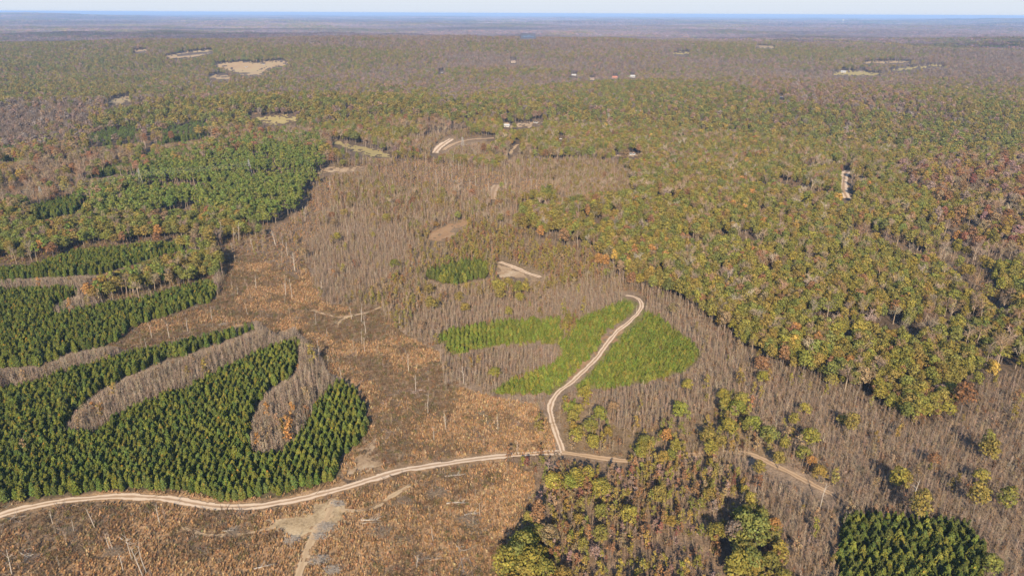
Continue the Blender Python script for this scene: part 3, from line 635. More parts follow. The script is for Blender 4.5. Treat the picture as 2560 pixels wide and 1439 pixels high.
# region: (kind, spacing, share kept, low and high height in metres, tints)
LAYERS = {
    'pines': [('pine_tree', (1.85, 1.2), .96, (2.7, 4.6), [('pine', 5), ('pine2', 2), ('pineb', 3)])],
    'small_pines': [('young_pine', (1.75, 1.35), .9, (1.7, 3.3), [('ypine', 5), ('ypine2', 2)]), ('bush', (3, 3), .3, (.6, 1.3), [('tanleaf', 2), ('rust', 1), ('olive', 2), ('ypine2', 2)])],
    'block_pines': [('block_pine', (2.0, 1.5), .95, (3.4, 5.3), [('bpine', 4), ('pine2', 1.5)])],
    'young_dark_pines': [('pine_tree', (2.8, 2.2), .97, (4.5, 6.0), [('pineb', 4), ('pine', 3)])],
    'old_pines': [('tall_pine', (3.5, 3.5), .93, (9, 12), [('tpine', 4), ('tpine2', 3), ('green', .4)]), ('bare_tree', (8, 8), .35, (7, 9), [('twig', 1), ('twig2', 1)])],
    'green_woods': [('broadleaf_tree', (3.0, 3.0), .95, (6.0, 10.5), GREENMIX), ('bare_tree', (7, 7), .55, (9, 13), [('twig', 2), ('twigr', 2), ('twig3', 1)])],
    'rust_woods': [('broadleaf_tree', (5.2, 5.2), .72, (9, 14), RUSTMIX), ('bare_tree', (6, 6), .7, (9, 13), [('twig', 2), ('twigr', 2)])],
    'mid_woods': [('broadleaf_tree', (5.4, 5.4), .55, (8, 13.5), [('olive', 3), ('green2', 3), ('rust', 2), ('tanleaf', 2), ('gold', .4)]), ('bare_tree', (5, 5), .8, (9, 13), [('twig', 2), ('twigr', 2), ('twig2', 1)])],
    'hardwood_strip': [('broadleaf_tree', (3.9, 3.9), .88, (7, 10.5), HARD), ('tall_pine', (6, 6), .5, (9, 11), [('tpine', 1), ('tpine2', 1)]), ('bare_tree', (8, 8), .6, (9, 12), [('twig', 1), ('twig2', 1)]), ('bush', (2.2, 2.2), .8, (1.0, 2.4), [('olive', 2), ('brown', 2), ('tanleaf', 2), ('rust', 1)])],
    'mixed_edge': [('broadleaf_tree', (3.5, 3.5), .8, (5, 8.5), [('green', 3), ('ygreen', 2.5), ('olive', 2), ('gold', .7), ('mauve', .5)]), ('leafy_sapling', (2.4, 2.4), .6, (3, 6), [('olive', 1), ('rust', 1), ('tanleaf', 1)])],
    'thin_woods': [('bare_sapling', (1.6, 1.6), .8, (3.4, 6.2), [('twig', 3), ('twigr', 3), ('twig3', 1)]), ('leafy_sapling', (2.5, 2.5), .62, (3, 6), [('olive', 3.5), ('rust', 2), ('tanleaf', 3.5), ('green', 1.6), ('gold', 1.4)]), ('bush', (2.6, 2.6), .7, (.9, 2.0), [('tanleaf', 3), ('rust', 2), ('brown', 2), ('olive', 1.5)]), ('broadleaf_tree', (10, 10), .5, (4.5, 7.5), [('olive', 3), ('green', 2), ('tanleaf', 2), ('rust', 1), ('gold', .6)]), ('bare_tree', (9, 9), .4, (7, 10), [('twig', 1)])],
    'olive_saplings': [('bare_sapling', (2.3, 2.3), .65, (3.5, 6.0), [('twig', 2), ('twigr', 3)]), ('leafy_sapling', (2.1, 2.1), .66, (3.5, 6.5), [('olive', 4), ('gold', 2.2), ('rust', 2), ('tanleaf', 2), ('ygreen', 1.3)])],
    'grey_saplings': [('bare_sapling', (1.3, 1.3), .93, (2.8, 5.2), [('twig', 4), ('twig2', 2), ('twigr', 3), ('twig3', 1.5)]), ('leafy_sapling', (6.2, 6.2), .38, (3, 6.5), [('olive', 3), ('tanleaf', 2), ('rust', 1.2), ('ygreen', 1.4), ('gold', .7)]), ('broadleaf_tree', (22, 22), .5, (5, 7.5), [('olive', 2), ('ygreen', 2), ('green', 1), ('tanleaf', 1)]), ('bush', (1.9, 1.9), .8, (.9, 2.0), [('brown', 2), ('rust', 1), ('greyb', 2), ('tanleaf', 1.5), ('twig2', 2)])],
    'grey_strip': [('bare_sapling', (1.15, 1.15), .93, (3.4, 6.4), [('twig', 3), ('twig3', 3), ('twig2', 1)]), ('leafy_sapling', (7, 7), .45, (5, 9), [('gold', 1.5), ('orange', 1), ('tanleaf', 3), ('olive', 1)]), ('bush', (1.5, 1.5), .85, (1.0, 2.4), [('twig2', 2), ('greyb', 3), ('twig', 2)])],
    'leafy_saplings': [('bare_sapling', (2.3, 2.3), .7, (2.8, 5), [('twig', 2), ('twigr', 2)]), ('leafy_sapling', (2.6, 2.6), .62, (3, 6.5), [('olive', 3), ('ygreen', 2), ('lime', .6), ('green', 2), ('tanleaf', 2), ('rust', 1), ('gold', .8)]), ('bush', (2.6, 2.6), .7, (.9, 2), [('olive', 1), ('brown', 2), ('rust', 1)]), ('broadleaf_tree', (9, 9), .5, (5, 7.5), [('ygreen', 3), ('lime', 1), ('green', 1), ('gold', .6)])],
    'rust_saplings': [('bare_sapling', (2.1, 2.1), .7, (2.6, 5), [('twig', 2), ('twigr', 3), ('twig2', 1)]), ('leafy_sapling', (2.1, 2.1), .78, (2.6, 5.4), [('rust', 2.4), ('olive', 3.4), ('mauve', 1.3), ('tanleaf', 2.4), ('gold', 1.5), ('green', 1.6), ('red', .4), ('ygreen', 1.5)]), ('bush', (2.3, 2.3), .7, (.9, 2.1), [('mauve', 1.2), ('tanleaf', 2), ('olive', 1.6), ('rust', 1.4), ('ygreen', .8)]), ('broadleaf_tree', (5.6, 5.6), .55, (4.2, 6.6), [('ygreen', 2.4), ('green', 2), ('olive', 2.4), ('rust', 1.5), ('mauve', .8), ('tanleaf', 1), ('gold', .8)])],
    'clearcut': [('bare_sapling', (5.5, 5.5), .36, (2, 5), [('twig3', 2), ('twig', 1)]), ('dead_tree', (19, 19), .22, (3, 7), [('wood', 1)])],
    'slash': [('bare_sapling', (4.2, 4.2), .6, (4, 9), [('twig', 2), ('twigr', 2)]), ('leafy_sapling', (8, 8), .5, (3, 6), [('olive', 2), ('tanleaf', 2), ('gold', .6)]), ('dead_tree', (16, 16), .55, (5, 10), [('wood', 1)]), ('bush', (2.6, 2.6), .7, (.8, 1.7), [('brown', 3), ('dark', 2), ('olive', 1)]), ('slash_sticks', (5, 5), .6, (.8, 1.3), [('greyb', 2), ('wood', 1)]), ('grass_tussock', (1.6, 1.6), .5, (.7, 1.1), [('grass', 2), ('grass3', 3)])],
}
IDS = {v: k for k, v in CLS.items()}
TALL = {CLS[k] for k in ('pines', 'block_pines', 'small_pines', 'old_pines', 'young_dark_pines', 'green_woods', 'hardwood_strip', 'mixed_edge', 'rust_woods')}

HCL = np.zeros(len(CLS))
for c_, h_ in (('pines', 4), ('small_pines', 2.8), ('block_pines', 5), ('old_pines', 13), ('young_dark_pines', 6), ('green_woods', 11), ('hardwood_strip', 11), ('mixed_edge', 10), ('rust_woods', 11)): HCL[CLS[c_]] = h_
SOFT = [CLS[c] for c in ('grey_saplings', 'leafy_saplings', 'rust_saplings', 'thin_woods', 'olive_saplings', 'grey_strip', 'mixed_edge', 'mid_woods', 'slash', 'green_woods', 'hardwood_strip', 'rust_woods')]

def lattice(sx, sy, rmax, rot=0.0, jit=.8):
    n = int(rmax / min(sx, sy)) + 2
    ex = rmax * .98
    gx = np.arange(-ex, ex, sx); gy = np.arange(85 if rot == 0 else -rmax, rmax * 1.05, sy)
    X, Y = np.meshgrid(gx, gy); X = X.ravel(); Y = Y.ravel()
    X = X + (RNG.random(X.size) - .5) * sx * jit; Y = Y + (RNG.random(Y.size) - .5) * sy * jit
    if rot:
        c, s = math.cos(rot), math.sin(rot); X, Y = X * c - Y * s, X * s + Y * c
    r = np.hypot(X, Y)
    k = (r < rmax) & (r > 85) & (np.abs(X) < Y * 1.02 + 12)
    X, Y = X[k], Y[k]
    Z = terrain(X, Y); px, py = project(X, Y, Z)
    k = (px > -170) & (px < 2730) & (py < 1720)
    return X[k], Y[k], Z[k], px[k], py[k]

def pick(tints, n, wave=None):
    w = np.array([t[1] for t in tints], float); w /= w.sum()
    i = RNG.choice(len(tints), n, p=w)
    base = np.array([T[t[0]] for t in tints])[i]
    g = RNG.uniform(.82, 1.2, (n, 1)); return base * g * RNG.uniform(.93, 1.07, (n, 3)), i

def clear_of(x, y, z, h):
    bad = np.zeros(len(x), bool)
    for q in (0, .35, .7, .95):
        px, py = project(x, y, z + h * q); bad |= lookup(CLR, px, py)
    return ~bad

def put(kindname, x, y, z, h, tint, names, cls):
    K = KINDS[kindname]
    K['items'].append((x, y, z, h, tint, names, np.full(len(x), cls)))

NEAR = 760.0
for rname, layers in LAYERS.items():
    cid = CLS[rname]
    for kname, (sx, sy), share, (h0, h1), tints in layers:
        row = kname in ('pine_tree', 'young_pine', 'block_pine')
        X, Y, Z, px, py = lattice(sx, sy, NEAR, rot=(0.06 if rname != 'block_pines' else -0.12) if row else 0.0, jit=.30 if row else .9)
        wob = 8 if kname == 'young_pine' else 4 if row else 4
        wave = 4 if row else 16                       # stand edges wander
        base = lookup(REG, px + RNG.normal(0, 1, px.size) * wob + wave * vnoise(X / 13, Y / 13, 31), py + RNG.normal(0, 1, px.size) * wob * .6 + .6 * wave * vnoise(X / 13, Y / 13, 32))
        h = RNG.uniform(h0, h1, X.size)
        # a tree behind a taller stand shows only where it rises past that stand's own height
        mpx, mpy = project(X, Y, Z + HCL[base]); mid = lookup(REG, mpx, mpy)
        home = (base == cid) | (np.isin(base, list(TALL)) & (mid == cid) & (base != cid)) if cid not in TALL else base == cid
        ok = np.zeros(X.size, bool)
        for f in ((1, .75, .5, .3) if not row else (1,)):
            tpx, tpy = project(X, Y, Z + h * f * (.95 if cid not in TALL else .88)); top = lookup(REG, tpx, tpy)
            if row: good = top == cid
            elif cid in TALL: good = (top == cid) | np.isin(top, [CLS[c] for c in ('mid_woods', 'far_woods', 'green_woods', 'rust_woods', 'mixed_edge', 'slash') + (('old_pines',) if rname == 'hardwood_strip' else ())])
            else: good = (top == cid) | np.isin(top, SOFT)
            new = good & ~ok & ((f == 1) | (cid not in TALL) | True)
            h = np.where(new & (f < 1), h * f, h); ok |= good
        k = home & ok
        k &= RNG.random(X.size) < share
        # stands are uneven: thin them along slow noise
        if not row and kname not in ('grass_tussock', 'bush'): k &= fbm(X / 26, Y / 26, 90 + len(kname), 2) + (.75 if kname == 'bare_sapling' else .35) > RNG.random(X.size) * .55 - .25
        X, Y, Z, h = X[k], Y[k], Z[k], h[k]
        if kname not in ('grass_tussock', 'bush', 'slash_sticks') or True:
            k = clear_of(X, Y, Z, h); X, Y, Z, h = X[k], Y[k], Z[k], h[k]
        tint, ti = pick(tints, X.size)
        put(kname, X, Y, Z, h, tint, np.array([t[0] for t in tints])[ti] if X.size else np.array([], str), cid)

# ground cover of the clearcut: tussocks in drifts, dark brush and slash between
X, Y, Z, px, py = lattice(.64, .64, 520)
k = (lookup(REG, px, py) == CLS['clearcut']) & ~lookup(TRACK, px, py) & (~lookup(BARE, px, py) | (fbm(X / 6, Y / 5, 44, 2) > .12))
X, Y, Z, px, py = X[k], Y[k], Z[k], px[k], py[k]
n1 = .8 * fbm(X / 13, Y / 10, 5, 3) + .55 * fbm(X / 34, Y / 24, 15, 2) + .35 * fbm(X / 3.5, Y / 3.5, 6, 2)
far_ = ramp(np.hypot(X, Y), 190, 260)
k = (n1 > -.20 + .22 * far_ + RNG.normal(0, .12, X.size)) & (RNG.random(X.size) < .86)
tint, ti = pick([('grass', 4), ('grass2', 3), ('grass3', 2.4), ('grass4', 1), ('brown', 1.6), ('tanleaf', 1)], int(k.sum()))
put('grass_tussock', X[k], Y[k], Z[k], RNG.uniform(.32, .88, int(k.sum())), tint, np.array(['g'] * int(k.sum())), CLS['clearcut'])
k = (n1 < .02 + .12 * far_ + RNG.normal(0, .12, X.size)) & (RNG.random(X.size) < .38 + .08 * far_)
tint, ti = pick([('brown', 4), ('dark', 3), ('dgreen', 2.2), ('greyb', 1.2), ('rust', .8)], int(k.sum()))
put('bush', X[k], Y[k], Z[k], RNG.uniform(.5, 1.4, int(k.sum())), tint, np.array(['b'] * int(k.sum())), CLS['clearcut'])
k = (n1 < .08 + RNG.normal(0, .15, X.size)) & (RNG.random(X.size) < .035)
tint, ti = pick([('greyb', 2), ('brown', 2), ('wood', .8), ('dark', 1)], int(k.sum()))
put('slash_sticks', X[k], Y[k], Z[k], RNG.uniform(.6, 1.25, int(k.sum())), tint, np.array(['s'] * int(k.sum())), CLS['clearcut'])

# ------------------------------------------------------------------ middle distance and far woods
def woods_tint(X, Y, cls):
    """slow drifts of olive, rust and bare mauve-grey woods"""
    n = X.size
    a = fbm(X / 320, Y / 260, 70, 3) * .8; b = fbm(X / 900, Y / 500, 75, 3) + np.clip(terrain(X, Y) / 55, -.3, .3) - .22 * ramp(np.hypot(X, Y), 1100, 2400)
    cols = np.array([T[c] for c in ('ftwig', 'ftwig2', 'mauve', 'olive', 'green2', 'frust', 'tanleaf', 'gold', 'twig2')])
    w = np.tile(np.array([2.6, 2.2, 1.0, 1.5, 1.1, .9, .6, .06, 1.6]), (n, 1))
    w[:, 3:5] *= np.exp(np.clip(4 * a + 4 * b, -2.6, 1.8))[:, None]; w[:, [0, 1, 8]] *= np.exp(np.clip(-3 * a - 3 * b, -2, 1.2))[:, None]
    g = np.isin(cls, [CLS['green_woods']]); w[g] = np.array([.35, .5, .1, 3.4, 4.2, .7, .4, .5, .2])
    g = np.isin(cls, [CLS['rust_woods']]); w[g] = np.array([1.2, 1.6, 1.4, 1.6, 1, 2.2, 1, .2, 1])
    g = np.isin(cls, [CLS['mid_woods']]); w[g] *= np.array([1, 1, .7, 1.5, 1.4, 1, .9, 1.5, .7])
    w /= w.sum(1, keepdims=True); c = w.cumsum(1)
    i = (RNG.random((n, 1)) > c).sum(1).clip(0, 8)
    return cols[i] * RNG.uniform(.78, 1.2, (n, 1)), i

X, Y, Z, px, py = lattice(5.6, 5.6, 2500)
r = np.hypot(X, Y); cls = lookup(REG, px, py)
k = (r > NEAR) & (RNG.random(X.size) < .93); X, Y, Z, r, cls, px, py = X[k], Y[k], Z[k], r[k], cls[k], px[k], py[k]
h = RNG.uniform(7, 12.5, X.size); k = clear_of(X, Y, Z, h * .9)
X, Y, Z, cls, h = X[k], Y[k], Z[k], cls[k], h[k]
tint, ti = woods_tint(X, Y, cls)
pinecls = np.isin(cls, [CLS[c] for c in ('young_dark_pines', 'pines')]); old = cls == CLS['old_pines']
tint[pinecls] = np.array(T['pineb']) * RNG.uniform(.85, 1.15, (int(pinecls.sum()), 1)); h[pinecls] = 6.5
tint[old] = np.array(T['tpine']) * RNG.uniform(.85, 1.2, (int(old.sum()), 1))
bare = np.isin(ti, (0, 1, 8)) & ~pinecls & ~old
kb = bare & (RNG.random(X.size) < .75)
put('bare_tree', X[kb], Y[kb], Z[kb], h[kb], tint[kb] * .95, np.array(['far'] * int(kb.sum())), 0)
put('mid_tree', X[~kb], Y[~kb], Z[~kb], h[~kb], tint[~kb], np.array(['far'] * int((~kb).sum())), 0)

def far_layer(kname, sp, r0, r1, h0, h1):
    a = np.arange(r0, r1, sp); X = []; Y = []
    for rr in a:
        n = int(rr * 1.62 / sp); th = np.linspace(-.81, .81, n); X.append(rr * np.sin(th)); Y.append(rr * np.cos(th))
    X = np.concatenate(X); Y = np.concatenate(Y)
    X = X + RNG.uniform(-.5, .5, X.size) * sp; Y = Y + RNG.uniform(-.5, .5, X.size) * sp
    Z = terrain(X, Y); px, py = project(X, Y, Z); k = (px > -120) & (px < 2680) & (RNG.random(X.size) < .94)
    for q in (0, .5, .95):
        for e in (-.35, 0, .35):
            qx, qy = project(X + e * sp, Y, Z + h1 * q); k &= ~lookup(CLR, qx, qy)
    X, Y, Z = X[k], Y[k], Z[k]; tint, ti = woods_tint(X, Y, np.zeros(X.size)); tint = tint * (1 + .8 * fbm(X / 1900, Y / 750, 83, 3))[:, None]
    put(kname, X, Y, Z, RNG.uniform(h0, h1, X.size), tint, np.array(['far'] * X.size), 0)
far_layer('far_clump', 24.0, 2500, 8200, 10, 14)
far_layer('wide_clump', 105.0, 8200, 25000, 12, 17)

# ------------------------------------------------------------------ ground
def grid_faces(nr, nc, wrap=False):
    i = np.arange(nr - 1)[:, None] * nc; j = np.arange(nc - (0 if wrap else 1))[None, :]
    j2 = (j + 1) % nc
    return np.stack([i + j, i + j2, i + nc + j2, i + nc + j], -1).reshape(-1, 4)

def mesh_np(name, V, F, mats, smooth=True):
    me = bpy.data.meshes.new(name)
    me.vertices.add(len(V)); me.vertices.foreach_set('co', np.asarray(V, np.float32).ravel())
    me.loops.add(F.size); me.loops.foreach_set('vertex_index', F.astype(np.int32).ravel())
    me.polygons.add(len(F)); me.polygons.foreach_set('loop_start', np.arange(0, F.size, 4, dtype=np.int32))
    me.polygons.foreach_set('use_smooth', np.full(len(F), smooth))
    me.update(calc_edges=True)
    for mt in mats: me.materials.append(mt)
    return me

aa = np.concatenate([np.linspace(math.radians(54), math.radians(3.2), 360), np.array([])])
rr_ = np.concatenate([[4, 20, 45, 70], CAM_H / np.tan(aa), np.geomspace(CAM_H / math.tan(math.radians(3.2)) * 1.008, 40000, 300)])
th = np.concatenate([np.linspace(-.86, .86, 700), np.linspace(.9, 2 * math.pi - .9, 46)])
RR, TH = np.meshgrid(rr_, th, indexing='ij')
GX = RR * np.sin(TH); GY = RR * np.cos(TH); GZ = terrain(GX, GY)
F = grid_faces(len(rr_), len(th), wrap=True)[:, ::-1]
gx, gy, gz = GX.ravel(), GY.ravel(), GZ.ravel()
gpx, gpy = project(gx, gy, gz)
front = gy > 0
gcls = np.where(front, lookup(REG, gpx + 5 * vnoise(gx / 4, gy / 4, 77), gpy + 4 * vnoise(gx / 4, gy / 4, 78)), CLS['mid_woods'])
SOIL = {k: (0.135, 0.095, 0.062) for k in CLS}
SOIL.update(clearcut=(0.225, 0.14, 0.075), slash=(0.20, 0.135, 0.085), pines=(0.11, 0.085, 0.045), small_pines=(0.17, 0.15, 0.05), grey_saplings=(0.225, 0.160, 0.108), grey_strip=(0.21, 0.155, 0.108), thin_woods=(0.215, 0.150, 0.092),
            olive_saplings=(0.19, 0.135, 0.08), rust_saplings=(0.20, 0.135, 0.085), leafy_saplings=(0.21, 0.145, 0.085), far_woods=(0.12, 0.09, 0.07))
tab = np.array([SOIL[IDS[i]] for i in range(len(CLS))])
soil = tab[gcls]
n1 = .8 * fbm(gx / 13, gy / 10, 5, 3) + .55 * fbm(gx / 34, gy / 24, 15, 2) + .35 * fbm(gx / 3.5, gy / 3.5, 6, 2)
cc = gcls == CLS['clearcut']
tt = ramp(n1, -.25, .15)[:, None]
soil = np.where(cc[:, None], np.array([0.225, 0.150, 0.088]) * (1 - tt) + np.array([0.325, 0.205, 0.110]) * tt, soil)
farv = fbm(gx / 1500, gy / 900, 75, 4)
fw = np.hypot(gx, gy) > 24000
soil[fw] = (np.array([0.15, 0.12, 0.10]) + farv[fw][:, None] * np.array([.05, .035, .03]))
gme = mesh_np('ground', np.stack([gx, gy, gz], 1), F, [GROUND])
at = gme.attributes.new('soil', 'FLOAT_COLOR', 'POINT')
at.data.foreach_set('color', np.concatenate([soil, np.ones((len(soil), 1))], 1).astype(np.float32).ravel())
g = bpy.data.objects.new('ground', gme); COL.objects.link(g)
tag(g, 'rolling ground of leaf litter and dry cut-over land', 'ground', kind='structure')

def patch(name, label, matkey, poly, lift):
    """a sheet cut from the ground's own grid, a little above it"""
    P = np.array(poly, float); (x0, y0), (x1, y1) = P.min(0), P.max(0)
    # build its own grid: rows of range and columns of bearing over the outline's extent
    pts = [ground_at(x, y) for x, y in poly]
    ang = [math.atan2(p[0], p[1]) for p in pts]; rad = [math.hypot(p[0], p[1]) for p in pts]
    na = int(np.clip((x1 - x0) / 2, 12, 160)); nr = int(np.clip((y1 - y0) / 1.2, 12, 110))
    A, R = np.meshgrid(np.linspace(min(ang), max(ang), na), np.geomspace(min(rad), max(rad), nr))
    X = (R * np.sin(A)).ravel(); Y = (R * np.cos(A)).ravel(); Z = terrain(X, Y)
    W = np.array([(p[0], p[1]) for p in pts])
    jx = X + vnoise(X / 2, Y / 2, 5) * R.ravel() * .009 + vnoise(X / 6, Y / 6, 6) * R.ravel() * .012; jy = Y + vnoise(X / 2.5, Y / 2.5, 8) * R.ravel() * .016
    ins = np.zeros(X.size, bool)
    for i in range(len(W)):
        ax, ay = W[i]; bx, by = W[i - 1]
        if ay == by: continue
        ins ^= ((ay > jy) != (by > jy)) & (jx < (bx - ax) * (jy - ay) / (by - ay) + ax)
    F = grid_faces(nr, na); F = F[ins[F].sum(1) >= 3]
    if len(F) == 0: return None
    used = np.unique(F); remap = -np.ones(X.size, int); remap[used] = np.arange(used.size)
    V = np.stack([X, Y, Z + lift + np.hypot(X, Y) * 2e-4], 1)[used]
    o = bpy.data.objects.new(name, mesh_np(name, V, remap[F], [PM[matkey]])); COL.objects.link(o)
    return tag(o, label, name, kind='structure')
for nm, lb, ck, poly in PATCHES: patch(nm, lb, ck, poly, .06)

def spline(P, step):
    P = np.array(P, float); out = []
    for i in range(len(P) - 1):
        a = P[max(i - 1, 0)]; b = P[i]; c = P[i + 1]; d = P[min(i + 2, len(P) - 1)]
        n = max(2, int(np.linalg.norm(c - b) / step))
        for t in np.linspace(0, 1, n, endpoint=False):
            out.append(.5 * ((2 * b) + (c - a) * t + (2 * a - 5 * b + 4 * c - d) * t * t + (-a + 3 * b - 3 * c + d) * t ** 3))
    out.append(P[-1]); return np.array(out)

def road(name, label, pts, width, matkey, lift):
    W = spline([ground_at(x, y)[:2] for x, y in pts], max(.8, width * .5))
    d = np.gradient(W, axis=0); d /= np.linalg.norm(d, axis=1, keepdims=True); nrm = np.stack([d[:, 1], -d[:, 0]], 1)
    us = np.linspace(-1, 1, 13); V = []; U = []
    for i, (p, n) in enumerate(zip(W, nrm)):
        wl = width * (1 + .35 * float(vnoise(np.array(i * .23), np.array(1.7), 3))); wr = width * (1 + .35 * float(vnoise(np.array(i * .21), np.array(9.2), 4)))
        for u in us:
            q = p + n * u * (wl if u < 0 else wr); V.append((q[0], q[1], 0)); U.append(u)
    V = np.array(V); V[:, 2] = terrain(V[:, 0], V[:, 1]) + lift + np.hypot(V[:, 0], V[:, 1]) * 2e-4
    F = grid_faces(len(W), len(us)); um = np.abs(np.array(U))[F].mean(1); c = V[F].mean(1)
    rag = {'pale': (.86, .35), 'tan': (.85, .4), 'sand': (.55, .9)}[matkey]      # the verge frays into the grass
    F = F[um < rag[0] + rag[1] * fbm(c[:, 0] / 1.6, c[:, 1] / 1.6, 61, 3)]
    me = mesh_np(name, V, F, [RM[matkey]])
    a = me.attributes.new('across', 'FLOAT', 'POINT'); a.data.foreach_set('value', np.array(U, np.float32))
    o = bpy.data.objects.new(name, me); COL.objects.link(o)
    return tag(o, label, 'road', kind='structure')
RL = {'haul': ('dirt_road', 'pale two-rut dirt road curving past the dark pine block', 'pale'), 'spur': ('dirt_road', 'winding pale track up through the bright young pines', 'pale'),
      'dirt': ('dirt_road', 'brown dirt road running right from the junction', 'tan'), 'skid': ('path', 'sandy spur leading down from the log landing', 'sand'),
      'trail': ('path', 'faint sandy trail looping through orange grass', 'sand'), 'trace': ('path', 'short sandy scrape left of the log landing', 'sand'),
      'landing': ('path', 'short white strip of road beside the small pine block', 'pale'), 'fork': ('path', 'sandy skid trail across the upper clearcut', 'sand'), 'branch': ('path', 'stub branching off the skid trail', 'sand'),
      'upper': ('path', 'steep tan track on the bare hillside', 'pale'), 'bench': ('path', 'tan bench track along the hillside', 'tan'), 'gully': ('path', 'pale gully track in the thin woods', 'sand'),
      'lane': ('path', 'pale lane in a dark slot of the green woods', 'pale'), 'track': ('path', 'tan track among brown saplings', 'tan')}
for i, (nm, d) in enumerate(ROADS.items()):
    a, b, c = RL[nm]; road(a, b, d['pts'], d['w'], c, .10 + .012 * i)

# the far pond
wm, N, L = new_mat('pond_water'); o_ = N.new('ShaderNodeOutputMaterial'); b_ = N.new('ShaderNodeBsdfPrincipled')
b_.inputs['Base Color'].default_value = (0.05, 0.085, 0.13, 1); b_.inputs['Roughness'].default_value = 0.5; L.new(b_.outputs[0], o_.inputs[0])
PM['water'] = wm
patch('pond', 'small blue pond far off among the woods', 'water', [(1303, 92), (1318, 89), (1336, 90), (1338, 93), (1320, 95), (1306, 94)], .5)

# ------------------------------------------------------------------ houses
WALLM = {'white': plain('white_siding', (0.42, 0.40, 0.37), .7, .06, .8), 'tan': plain('tan_siding', (0.45, 0.36, 0.26), .8, .1, .8), 'red': plain('brick_wall', (0.40, 0.22, 0.15), .85, .15, 2)}
ROOFM = {'white': plain('pale_metal_roof', (0.42, 0.42, 0.41), .5, .08, .5), 'tan': plain('brown_shingles', (0.30, 0.22, 0.17), .9, .2, 1), 'red': plain('red_roofing', (0.42, 0.17, 0.11), .8, .15, .8)}
GLASS = plain('dark_window_glass', (0.04, 0.05, 0.06), .15, .1, 1); DOORM = plain('brown_door', (0.16, 0.10, 0.07), .7, .1, 1)
def part(name, mb, mat, parent):
    o = bpy.data.objects.new(name, mb.mesh(name, [mat])); COL.objects.link(o); o.parent = parent; return o
for hx, hy, hl, hc, hlab in HOUSES:
    x, y, z = ground_at(hx, hy)
    root = bpy.data.objects.new('house', None); COL.objects.link(root); root.location = (x, y, z - .1)
    root.rotation_euler = (0, 0, -math.atan2(x, y) + random.uniform(-.4, .4)); tag(root, hlab, 'house')
    hl = hl * .8 / FPX * math.sqrt(x * x + y * y + CAM_H ** 2)
    w, d, hw, hr = hl, hl * .55, hl * .24, hl * .17
    m = MB(); m.box(-w / 2, -d / 2, 0, w / 2, d / 2, hw)
    for s in (-1, 1): m.face([(s * w / 2, -d / 2, hw), (s * w / 2, d / 2, hw), (s * w / 2, 0, hw + hr)])
    part('wall', m, WALLM[hc], root)
    m = MB(); e = .5
    for s in (-1, 1):
        a = [(-w / 2 - e, s * (d / 2 + e), hw - .15), (w / 2 + e, s * (d / 2 + e), hw - .15), (w / 2 + e, 0, hw + hr + .06), (-w / 2 - e, 0, hw + hr + .06)]
        m.face(a if s < 0 else a[::-1]); m.face([(p[0], p[1], p[2] + .18) for p in (a if s < 0 else a[::-1])])
        m.face([a[0], a[1], (a[1][0], a[1][1], a[1][2] + .18), (a[0][0], a[0][1], a[0][2] + .18)])
    rf = part('roof', m, ROOFM[hc], root)
    m = MB(); m.box(w * .2, -.35, hw + hr * .4, w * .2 + .7, .35, hw + hr + .9); part('chimney', m, WALLM['red'], rf)
    m = MB(); m.box(-.5, -d / 2 - .06, 0, .5, -d / 2 + .02, 2.1); part('door', m, DOORM, root)
    for q in (-.34, -.17, .2, .36):
        m = MB(); m.box(q * w - .6, -d / 2 - .05, 1.0, q * w + .6, -d / 2 + .02, 2.1); part('window', m, GLASS, root)

# ------------------------------------------------------------------ transmission line
def tower(px, py, hgt, label):
    x, y, z = ground_at(px, py, hgt)
    root = bpy.data.objects.new('transmission_tower', None); COL.objects.link(root); root.location = (x, y, z)
    tag(root, label, 'pylon', 'lattice pylons of the power line')
    m = MB(); legs = [(-1, -1), (1, -1), (1, 1), (-1, 1)]
    wid = lambda t: 1.5 * (1 - t) ** 1.3 + .35
    lev = [0, .2, .38, .53, .66, .77, .86, .93, 1]
    for i, (a, b) in enumerate(legs):
        m.tube([Vector((a * wid(t), b * wid(t), t * hgt)) for t in lev], [.05] * len(lev), 4)
        c, d = legs[(i + 1) % 4]
        for t0, t1 in zip(lev[:-1], lev[1:]):
            m.tube([Vector((a * wid(t0), b * wid(t0), t0 * hgt)), Vector((c * wid(t1), d * wid(t1), t1 * hgt))], [.025, .025], 3)
            m.tube([Vector((c * wid(t0), d * wid(t0), t0 * hgt)), Vector((a * wid(t1), b * wid(t1), t1 * hgt))], [.025, .025], 3)
    part('lattice_mast', m, STEEL, root)
    root.rotation_euler = (0, 0, math.radians(28))
    for t in (.80, .92):
        m = MB()
        for s in (-1, 1):
            for b in (-.5, .5): m.tube([Vector((0, b, t * hgt)), Vector((0 * s, s * 3.0, t * hgt + .3))], [.04, .03], 4)
            m.tube([Vector((0, 0, t * hgt + 1.4)), Vector((0, s * 3.0, t * hgt + .3))], [.03, .03], 4)
        arm = part('crossarm', m, STEEL, root)
        for s in (-1, 1):
            m = MB(); m.tube([Vector((0, s * 2.95, t * hgt + .25)), Vector((0, s * 2.95, t * hgt - .9))], [.06, .06], 5); part('insulator', m, plain('glass_insulator', (.3, .32, .3), .3), arm)
    return root, hgt
towers = [tower(-260, 492, 13, 'lattice power line tower beyond the left edge'), tower(97, 466, 13, 'lattice power line tower at the left near the dark young pines'), tower(345, 421, 17, 'tall lattice power line tower in front of the tall pines'),
          tower(621, 399, 15, 'lattice power line tower behind the tall pine rows'), tower(1156, 343, 12, 'pale lattice tower on the bare hillside'), tower(1522, 284, 12, 'pale lattice tower in the green woods')]
bpy.context.view_layer.update()
